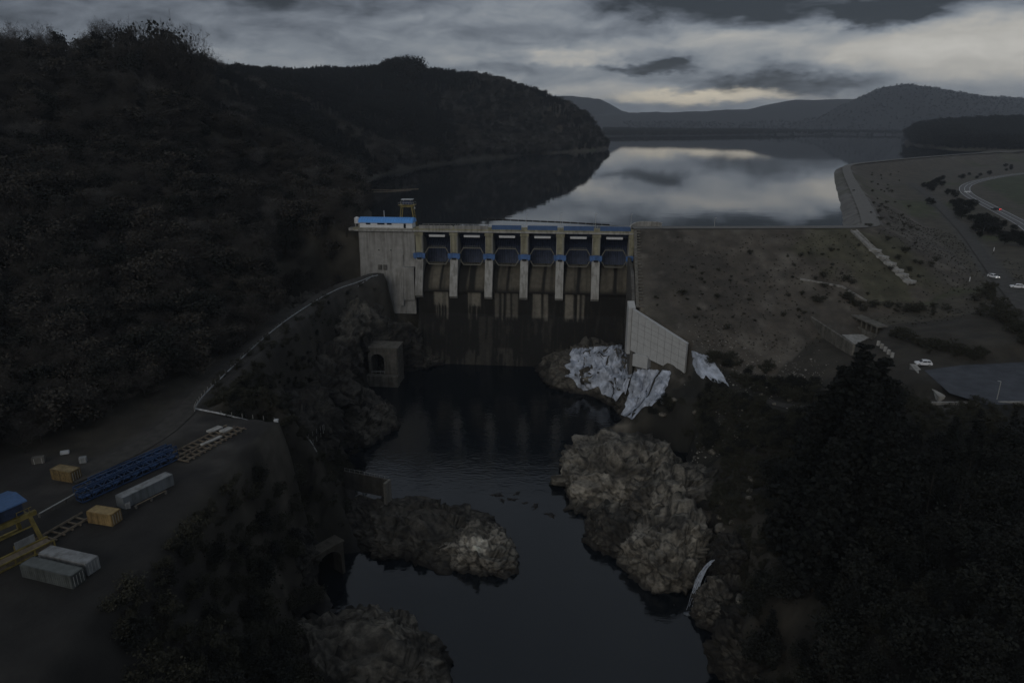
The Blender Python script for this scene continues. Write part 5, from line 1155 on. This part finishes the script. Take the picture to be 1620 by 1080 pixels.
CATS = dict(bare='tree', brown='tree', leafy='tree', pine='tree', tallpine='tree', scrub='bush', shrub='shrub', stalk='tree')
def plant(kind, x, y, h, label, group, wide=1.0, z=None, i=None):
    v = MESH[kind]; t, c = v[(i if i is not None else random.randrange(len(v))) % len(v)]; s_ = h / UNIT[kind]
    e = empty(NAMES[kind], (x, y, (tz(x, y) if z is None else z) - .1), random.uniform(0, 6.28), label, CATS[kind], group); e.scale = (s_ * wide, s_ * wide, s_)
    for nm, me in (('trunk' if kind not in ('shrub', 'scrub') else 'stems', t), ('crown', c)): o = bpy.data.objects.new(nm, me); COL.objects.link(o); o.parent = e
    return e
def poisson(poly, n, dmin, seed):
    r = np.random.default_rng(seed); poly = np.asarray(poly); lo, hi = poly.min(0), poly.max(0); out = np.empty((0, 2))
    for _ in range(40):
        c = lo + (hi - lo) * r.random((n, 2)); c = c[sdf(poly, c[:, 0], c[:, 1]) < 0]
        for p in c:
            if len(out) >= n: return out
            if len(out) == 0 or ((out - p) ** 2).sum(1).min() > dmin * dmin: out = np.vstack([out, p])
    return out
# trees on the near ridge, against the sky
for i, (px, top) in enumerate(((-14, 62), (6, 60), (18, 46), (33, 54), (48, 66), (62, 54), (74, 52), (90, 66), (99, 58), (118, 72), (136, 62), (146, 56), (160, 58), (172, 48), (186, 50), (200, 54), (212, 58), (222, 66), (240, 70), (254, 60), (268, 62), (280, 70), (296, 68), (306, 74))):
    Y = 352 + px * .18 + (i % 3) * 6; x = atY(px, 100, Y)[0]; z = tz(x, Y); zt = atY(px, top, Y)[2]
    plant('bare' if i % 4 else 'leafy', x, Y, max(8, (zt - z) * 1.1 + 1), 'tall bare tree standing against the sky on the near ridge' if i % 4 else 'dense dark tree standing against the sky on the near ridge', 'bare trees along the near ridge' if i % 4 else 'dense trees along the near ridge', .75 if i % 4 else .65, z)
# grove on the far hilltop
for i, (px, top) in enumerate(((604, 101), (609, 97), (615, 94), (621, 93), (627, 92), (633, 90), (640, 89), (646, 91), (653, 90), (659, 92))):
    Y = 1118 + (i % 3) * 5; x = atY(px, 110, Y)[0]; z = tz(x, Y); zt = atY(px, top, Y)[2]; plant('leafy', x, Y, max(15, zt - z), 'dark round crowned tree in the clump on the far wooded hilltop', 'grove on the hilltop', .9, z)
# the wood on the left hill: the nearest trees one by one
HILLP = np.array([(-420, 0), (-170, 50), (-128, 95), (-106, 120), (-93, 137), (-85, 158), (-82, 215), (-80, 262), (-71, 292), (-76, 330), (-80, 420), (-20, 520), (60, 660), (150, 860), (230, 1180), (260, 1340), (230, 1440), (-200, 1450), (-700, 1300), (-700, 400)])
def ok(P):
    dl, _ = pld(LROAD, P[:, 0], P[:, 1]); return P[(dl > 4.6) & (sdf(SHORE, P[:, 0], P[:, 1]) > .5) & ((P[:, 0] < -72) | (P[:, 1] > 420)) & ((sdf(YARD, P[:, 0], P[:, 1]) > 3) | ((P[:, 0] < -97) & (P[:, 1] > 118)))]
def grid_pts(poly, step, seed):
    r = np.random.default_rng(seed); poly = np.asarray(poly); lo, hi = poly.min(0), poly.max(0); g = np.stack(np.meshgrid(np.arange(lo[0], hi[0], step), np.arange(lo[1], hi[1], step)), -1).reshape(-1, 2) + 0
    g = g + r.uniform(-.48, .48, g.shape) * step; return g[sdf(poly, g[:, 0], g[:, 1]) < 0]
NP_ = ok(grid_pts(HILLP, 4.4, 5)); NP_ = NP_[NP_[:, 1] < 430]; FP = ok(grid_pts(HILLP, 6.6, 6)); FP = FP[FP[:, 1] >= 430]
def seen(P, z):
    f = P[:, 1] * math.cos(PITCH) - (z - CAMH) * math.sin(PITCH); px = 810 + 1080 * P[:, 0] / np.maximum(f, 1); py = 540 - 1080 * (P[:, 1] * math.sin(PITCH) + (z - CAMH) * math.cos(PITCH)) / np.maximum(f, 1); return px, py, f
zN = tzv(NP_); px, py, f = seen(NP_, zN); vis = (px > -160) & (py < 1250) & (f > 20); NP_, zN, f, px, py = NP_[vis], zN[vis], f[vis], px[vis], py[vis]
o = np.argsort(f); cnt = 0; keep = np.ones(len(o), bool)
for j in o:
    if cnt >= 190: break
    if px[j] < -20 or py[j] > 1100: continue
    r_ = random.random(); k = 'bare' if r_ < .5 else ('brown' if r_ < .8 else 'leafy'); h = random.uniform(5.5, 10)
    plant(k, NP_[j, 0], NP_[j, 1], h, {'bare': 'bare grey brown tree in the wood above the yard and hillside road', 'brown': 'brown leaved tree in the wood above the yard and hillside road', 'leafy': 'dark evergreen tree in the wood above the yard and hillside road'}[k], {'bare': 'bare trees of the hillside wood', 'brown': 'brown trees of the hillside wood', 'leafy': 'evergreens of the hillside wood'}[k], 1.15, zN[j]); keep[j] = False; cnt += 1
def scatter(name, P, z, h, kinds, weights, seed):
    r = np.random.default_rng(seed); n = len(P); src = bpy.data.collections.new(name + '_kinds'); us = []
    for kd in kinds:
        for t, c in MESH[kd]:
            me = bpy.data.meshes.new('tree'); bm = bmesh.new(); bm.from_mesh(t); nf = len(bm.faces); bm.from_mesh(c)
            bm.to_mesh(me); bm.free(); me.materials.append(t.materials[0]); me.materials.append(c.materials[0]); mi = np.ones(len(me.polygons), np.int32); mi[:nf] = 0; me.polygons.foreach_set('material_index', mi)
            o = bpy.data.objects.new('a%02d' % len(us), me); src.objects.link(o); us.append((kd, UNIT[kd]))
    w = np.array([weights[kd] / len(MESH[kd]) for kd, _ in us]); idx = r.choice(len(us), n, p=w / w.sum()); un = np.array([u for _, u in us])[idx]
    me = bpy.data.meshes.new(name); me.vertices.add(n); me.vertices.foreach_set('co', np.column_stack([P, z - .15]).astype(np.float32).ravel())
    a = me.attributes.new('kind_index', 'INT', 'POINT'); a.data.foreach_set('value', idx.astype(np.int32)); s_ = h / un
    a = me.attributes.new('size', 'FLOAT_VECTOR', 'POINT'); wd = r.uniform(.95, 1.35, n); a.data.foreach_set('vector', np.column_stack([s_ * wd, s_ * wd, s_]).astype(np.float32).ravel())
    a = me.attributes.new('turn', 'FLOAT_VECTOR', 'POINT'); a.data.foreach_set('vector', np.column_stack([r.normal(0, .05, n), r.normal(0, .05, n), r.uniform(0, 6.28, n)]).astype(np.float32).ravel())
    ob = bpy.data.objects.new(name, me); COL.objects.link(ob); tag(ob, kind='stuff')
    ng = bpy.data.node_groups.new(name, 'GeometryNodeTree'); ng.interface.new_socket('Geometry', in_out='INPUT', socket_type='NodeSocketGeometry'); ng.interface.new_socket('Geometry', in_out='OUTPUT', socket_type='NodeSocketGeometry')
    N, L = ng.nodes.new, ng.links.new; gi, go = N('NodeGroupInput'), N('NodeGroupOutput'); ci = N('GeometryNodeCollectionInfo'); ci.inputs[0].default_value = src; ci.inputs[1].default_value = True; ci.inputs[2].default_value = True
    ip = N('GeometryNodeInstanceOnPoints'); L(gi.outputs[0], ip.inputs['Points']); L(ci.outputs[0], ip.inputs['Instance']); ip.inputs['Pick Instance'].default_value = True
    for nm, tp, so in (('kind_index', 'INT', 'Instance Index'), ('size', 'FLOAT_VECTOR', 'Scale'), ('turn', 'FLOAT_VECTOR', 'Rotation')):
        na = N('GeometryNodeInputNamedAttribute'); na.data_type = tp; na.inputs[0].default_value = nm; L(na.outputs[0], ip.inputs[so])
    L(ip.outputs[0], go.inputs[0]); md = ob.modifiers.new('scatter', 'NODES'); md.node_group = ng; return ob
P = NP_[keep]; scatter('hillside_wood', P, zN[keep], (4.5 + 8.5 * np.random.default_rng(1).random(len(P)) ** 1.8) * (1 - .5 * sstep(395, 415, P[:, 1] + .1 * P[:, 0] * 0) * sstep(-150, -190, P[:, 0])), ('bare', 'brown', 'leafy', 'pale'), dict(bare=.46, brown=.3, leafy=.18, pale=.06), 8)
zF = tzv(FP); px, py, f = seen(FP, zF); v_ = (px > -100) & (px < 1000); FP, zF = FP[v_], zF[v_]; q = fbm(FP[:, 0], FP[:, 1], 160, 3, 40)
con = (q + .004 * (zF - 110) > .02); r1 = np.random.default_rng(2)
scatter('far_wood', FP[~con], zF[~con], r1.uniform(8, 15, (~con).sum()), ('bare', 'brown', 'leafy', 'pale'), dict(bare=.36, brown=.2, leafy=.24, pale=.2), 9)
scatter('conifer_wood', FP[con], zF[con], r1.uniform(9, 14, con.sum()), ('pine', 'leafy'), dict(pine=.85, leafy=.15), 10)
# far shore and right-hand woods
g = grid_pts(P2([(955, 216), (1080, 215), (1215, 213.3), (1260, 211), (955, 210)], 57), 13, 14); z_ = tzv(g); m_ = z_ > ZL + .2; scatter('far_shore_wood', g[m_], z_[m_], r1.uniform(8, 17, m_.sum()), ('leafy', 'pine', 'bare'), dict(leafy=.5, pine=.35, bare=.15), 15)
g = grid_pts(P2([(1436, 226), (1446, 234), (1500, 238), (1640, 239), (1760, 239), (1760, 214), (1432, 213)], 57), 12, 16); z_ = tzv(g); m_ = (z_ > ZL + .3) & (pld(CREST, g[:, 0], g[:, 1])[0] > 40); scatter('plantation', g[m_], z_[m_], r1.uniform(15, 24, m_.sum()), ('pine', 'leafy'), dict(pine=.6, leafy=.4), 17)
g = np.column_stack([rng.uniform(700, 3600, 9000), rng.uniform(3000, 4600, 9000)]); z_ = tzv(g); scatter('far_hill_wood', g, z_, rng.uniform(6, 11, len(g)), ('leafy', 'pine'), dict(leafy=.6, pine=.4), 18)
# dark pines of the right foreground
for i, (px, py, top, Y) in enumerate(((1366, 0, 535, 128), (1335, 0, 572, 132), (1402, 0, 560, 130), (1420, 0, 598, 126), (1310, 0, 612, 127), (1385, 0, 600, 120), (1350, 0, 640, 116), (1448, 0, 700, 112), (1290, 0, 668, 122), (1420, 0, 650, 112), (1514, 0, 655, 128), (1325, 0, 690, 108))):
    x, _, zt = atY(px, top, Y); z = tz(x, Y); plant('tallpine', x, Y, max(10, zt - z), 'tall black green pine in the dense clump at right of the river' if i else 'tallest black green pine, at top of the dense clump on right', 'tall pines at right of the river' if i else None, 1.25, z, i)
REG = P2([(1235, 700), (1300, 665), (1405, 665), (1440, 745), (1540, 760), (1800, 800), (1900, 1250), (1250, 1250), (1200, 1000), (1195, 900), (1215, 790)], 26)
for i, p in enumerate(poisson(REG, 235, 3.0, 31)):
    k = random.random(); kd = 'pine' if k < .45 else 'leafy'; plant(kd, p[0], p[1], random.uniform(5, 11) if kd == 'pine' else random.uniform(4.5, 8.5), 'dark young pine in the dense wood at bottom right' if kd == 'pine' else 'dark bushy evergreen in the dense wood at bottom right', 'young pines of the right foreground' if kd == 'pine' else 'bushy evergreens of the right foreground', 1.1)
for i, (px, top, Y) in enumerate(((1545, 690, 122), (1532, 742, 108), (1592, 700, 118), (1610, 640, 135), (1488, 700, 118))):
    x, _, zt = atY(px, top, Y); z = tz(x, Y); plant('stalk', x, Y, max(9, zt - z), 'slender tall pine with bare trunk near the right edge', 'slender pines near the right edge', 1, z, i)
# scrub on the left bank
for j, (poly, n, hh) in enumerate((([(395, 715), (470, 745), (530, 770), (530, 850), (490, 930), (470, 985), (450, 1090), (150, 1120), (170, 985), (265, 890), (330, 800)], 170, (2.0, 4.8)), ([(325, 655), (440, 655), (505, 690), (560, 620), (520, 560), (560, 500), (520, 480), (440, 545), (350, 620)], 70, (1.0, 3.0)))):
    Z = (24, 34)[j]
    for p in poisson(P2(poly, Z), n, 1.7, 41 + j):
        z = tz(p[0], p[1])
        if z < 1.0 or float(sdf(YARD, np.array([p[0]]), np.array([p[1]]))[0]) < 2: continue
        qx, qy, _f = seen(np.array([p]), z + 5.5)
        if float(sdf(np.array([(0, 690), (392, 660), (345, 745), (285, 815), (215, 885), (165, 985), (0, 1080)]), qx, qy)[0]) < 0: continue
        k = random.random(); kd = 'leafy' if (k < .35 and j == 0) else 'scrub'
        plant(kd, p[0], p[1], random.uniform(*hh) * (1.25 if kd == 'leafy' else 1), ('dark small tree on the steep slope between yard and river' if kd == 'leafy' else 'dark bush on the steep slope between yard and river') if j == 0 else 'low dark bush between hillside road and the left bank', ('small trees on the slope below the yard' if kd == 'leafy' else 'bushes on the slope below the yard') if j == 0 else 'bushes below the hillside road', 1.1, z)
# shrubs of the embankment and right bank
def by_px(px, py, z=40):
    for _ in range(6): a = at(px, py, z); z = .5 * z + .5 * tz(a[0], a[1])
    return a[0], a[1], tz(a[0], a[1])
SP = [(1080, 466, 2.3), (1136, 471, 1.6), (1180, 404, 2.0), (1109, 437, 1.1), (1186, 410, 1.6), (1273, 385, 1.3), (1265, 417, 1.4), (1304, 434, 2.0), (1335, 441, 2.4), (1347, 446, 1.6), (1304, 454, 1.5), (1228, 405, 1.0), (1300, 406, 1.0), (1312, 407, 1.2), (1175, 386, 1.1), (1197, 377, 1.0), (1145, 375, .8), (1314, 424, .8), (1268, 466, 1.3), (1150, 520, 1.4), (1240, 500, 1.3)] + [(random.uniform(1030, 1400), random.uniform(375, 510), random.uniform(.5, 1.1)) for _ in range(46)]
for px, py, h in SP:
    x, y, z = by_px(px, py); plant('shrub', x, y, h * 1.25, 'small dark shrub dotted on the grassy face of embankment', 'shrubs dotted on the embankment', 1.1, z)
for i in range(60):
    u = random.random(); px, py = 1385 + 60 * u + random.gauss(0, 22), 268 + 150 * u + random.gauss(0, 16); x, y, z = by_px(px, py); plant('shrub', x, y, random.uniform(.9, 2.3), 'low dark shrub on the rough slope right of crest corner', 'shrubs on the rough slope', 1.2, z)
def thicket(line, n, hh, sd, label, group, kind='leafy', j=6):
    for _ in range(n):
        u = random.random() * (len(line) - 1); i = int(u); a, b = line[i], line[i + 1]; px = a[0] + (b[0] - a[0]) * (u - i) + random.gauss(0, sd); py = a[1] + (b[1] - a[1]) * (u - i) + random.gauss(0, sd * .45); x, y, z = by_px(px, py)
        if min(float(pld(RROAD, np.array([x]), np.array([y]))[0][0]) - 5, float(pld(HWAY, np.array([x]), np.array([y]))[0][0]) - 7, float(sdf(PARK, np.array([x]), np.array([y]))[0]) - 1, float(sdf(CANAL, np.array([x]), np.array([y]))[0]) - 1) < 0: continue
        plant(kind, x, y, random.uniform(*hh), label, group, 1.25, z)
thicket([(1490, 305), (1530, 345), (1570, 372), (1640, 392)], 60, (3.5, 7), 11, 'dark tree in the hedge between access road and highway', 'hedge trees beside the highway')
thicket([(1460, 300), (1490, 290), (1620, 262)], 22, (3, 6), 6, 'dark tree in the line above the highway bend', 'trees above the highway bend')
thicket([(1345, 483), (1420, 488), (1500, 492)], 26, (1.2, 2.6), 7, 'dark bush in the thicket behind canal gallery', 'thicket behind the canal', 'scrub'); thicket([(1420, 530), (1480, 552), (1555, 565)], 30, (1.8, 3.4), 7, 'dark bush in the row behind the parked white car', 'bushes behind the parking area', 'scrub')
thicket([(1560, 455), (1580, 490), (1600, 520), (1640, 550)], 34, (2.2, 4.2), 13, 'dark bush in thicket at right edge below the access road', 'thicket below the access road', 'scrub'); thicket([(1285, 478), (1340, 470), (1300, 500)], 14, (1.5, 3), 6, 'dark bush at left end of the canal gallery', 'bushes at the end of the canal', 'scrub')
thicket([(1130, 570), (1165, 575), (1230, 590)], 20, (1.5, 3), 9, 'dark bush on the bank behind the end of retaining wall', 'bushes behind the retaining wall', 'scrub'); thicket([(1080, 640), (1150, 660), (1230, 690)], 26, (1.2, 3), 13, 'dark bush in the hollow between gravel track and pale rocks', 'bushes in the hollow above the rocks', 'scrub'); thicket([(1130, 760), (1160, 830), (1190, 900), (1200, 980)], 30, (1.2, 3.2), 14, 'dark bush on right bank between pale rocks and pines', 'bushes behind the pale rocks', 'scrub')

# low scrub that covers the banks between the bushes
def cover(poly, z, step, seed, hh, name, kinds=('scrub', 'shrub'), w=dict(scrub=.7, shrub=.3)):
    g = grid_pts(P2(poly, z), step, seed); r = np.random.default_rng(seed); g = g[r.random(len(g)) < .75 + .9 * fbm(g[:, 0], g[:, 1], 9, 3, seed)]
    d = np.minimum.reduce([sdf(RIVER, g[:, 0], g[:, 1]) - 3.5, sdf(YARD, g[:, 0], g[:, 1]) - 1.5, pld(LROAD, g[:, 0], g[:, 1])[0] - 4.5, pld(TRACK, g[:, 0], g[:, 1])[0] - 3.5] + [sdf(P2(q, z0), g[:, 0], g[:, 1]) - 1 for q, z0, _ in ROCKS]); g = g[d > 0]
    z_ = np.array([tz(a, b) for a, b in g]); scatter(name, g, z_, r.uniform(*hh, len(g)), kinds, w, seed)
cover([(395, 700), (470, 735), (540, 770), (540, 850), (500, 930), (470, 985), (450, 1090), (100, 1120), (170, 985), (265, 890), (330, 800)], 22, 1.5, 81, (1.0, 2.8), 'slope_undergrowth')
cover([(315, 655), (440, 650), (520, 690), (600, 700), (600, 560), (650, 500), (600, 440), (520, 470), (440, 535), (350, 610)], 32, 1.7, 82, (.7, 2.2), 'bank_undergrowth')
cover([(1040, 650), (1100, 630), (1290, 690), (1300, 800), (1330, 1090), (1170, 1070), (1140, 880), (1115, 740)], 12, 1.7, 83, (.8, 2.6), 'right_bank_undergrowth')

g = grid_pts([(-74, 152), (-72, 200), (-72, 258), (-64, 290), (-46, 290), (-48, 262), (-50, 236), (-46, 200), (-48, 150)], 1.35, 87); _r = np.random.default_rng(87)
d = np.minimum.reduce([sdf(RIVER, g[:, 0], g[:, 1]) - 2.2, pld(LROAD, g[:, 0], g[:, 1])[0] - 4.0, sdf(YARD, g[:, 0], g[:, 1]) - .6]); g = g[(d > 0) & (_r.random(len(g)) < .55 + .9 * fbm(g[:, 0], g[:, 1], 7, 3, 88))]; scatter('cliff_undergrowth', g, tzv(g), _r.uniform(.6, 2.3, len(g)), ('scrub', 'shrub', 'leafy'), dict(scrub=.55, shrub=.2, leafy=.25), 89)
cover([(1030, 640), (1075, 618), (1150, 628), (1290, 660), (1300, 735), (1160, 712), (1090, 690), (1045, 672)], 14, 1.7, 85, (1.2, 3.6), 'hollow_undergrowth', ('leafy', 'scrub'), dict(leafy=.6, scrub=.4))
cover([(1235, 700), (1300, 665), (1440, 665), (1540, 690), (1800, 760), (1900, 1250), (1250, 1250), (1200, 1000), (1195, 900), (1215, 790)], 26, 2.3, 84, (.8, 2.6), 'wood_undergrowth')
g = grid_pts([(57, 288), (148, 290), (165, 300), (190, 345), (225, 420), (250, 400), (215, 260), (185, 225), (110, 222), (64, 224)], 1.55, 91); _r = np.random.default_rng(91); g = g[_r.random(len(g)) < .42 + .8 * fbm(g[:, 0], g[:, 1], 12, 4, 92)]
d = np.minimum.reduce([pld(CREST, g[:, 0], g[:, 1])[0] - 6, pld(RROAD, g[:, 0], g[:, 1])[0] - 4.5, sdf(PARK, g[:, 0], g[:, 1]) - .5, sdf(CANAL, g[:, 0], g[:, 1]) - 1, pld([(150, 296), (153, 257)], g[:, 0], g[:, 1])[0] - 3]); g = g[d > 0]
scatter('grass_tufts', g, tzv(g), _r.uniform(.18, .55, len(g)), ('shrub', ), dict(shrub=1), 93)

# ------------------------------------------------------------------ haze
HZ = mesh_obj('haze', [(x, y, z) for z in (-8, 345) for x, y in ((-6900, -2400), (8400, -2400), (8400, 10400), (-6900, 10400))], [(3, 2, 1, 0), (4, 5, 6, 7), (0, 1, 5, 4), (1, 2, 6, 5), (2, 3, 7, 6), (3, 0, 4, 7)], (hm := bpy.data.materials.new('haze')))
hm.use_nodes = True; hm.node_tree.nodes.remove(hm.node_tree.nodes['Principled BSDF']); _v = hm.node_tree.nodes.new('ShaderNodeVolumePrincipled'); _v.inputs['Color'].default_value = (.80, .88, 1, 1); _v.inputs['Density'].default_value = .000085; _v.inputs['Anisotropy'].default_value = .1
hm.node_tree.links.new(_v.outputs[0], hm.node_tree.nodes['Material Output'].inputs['Volume']); tag(HZ, kind='stuff')
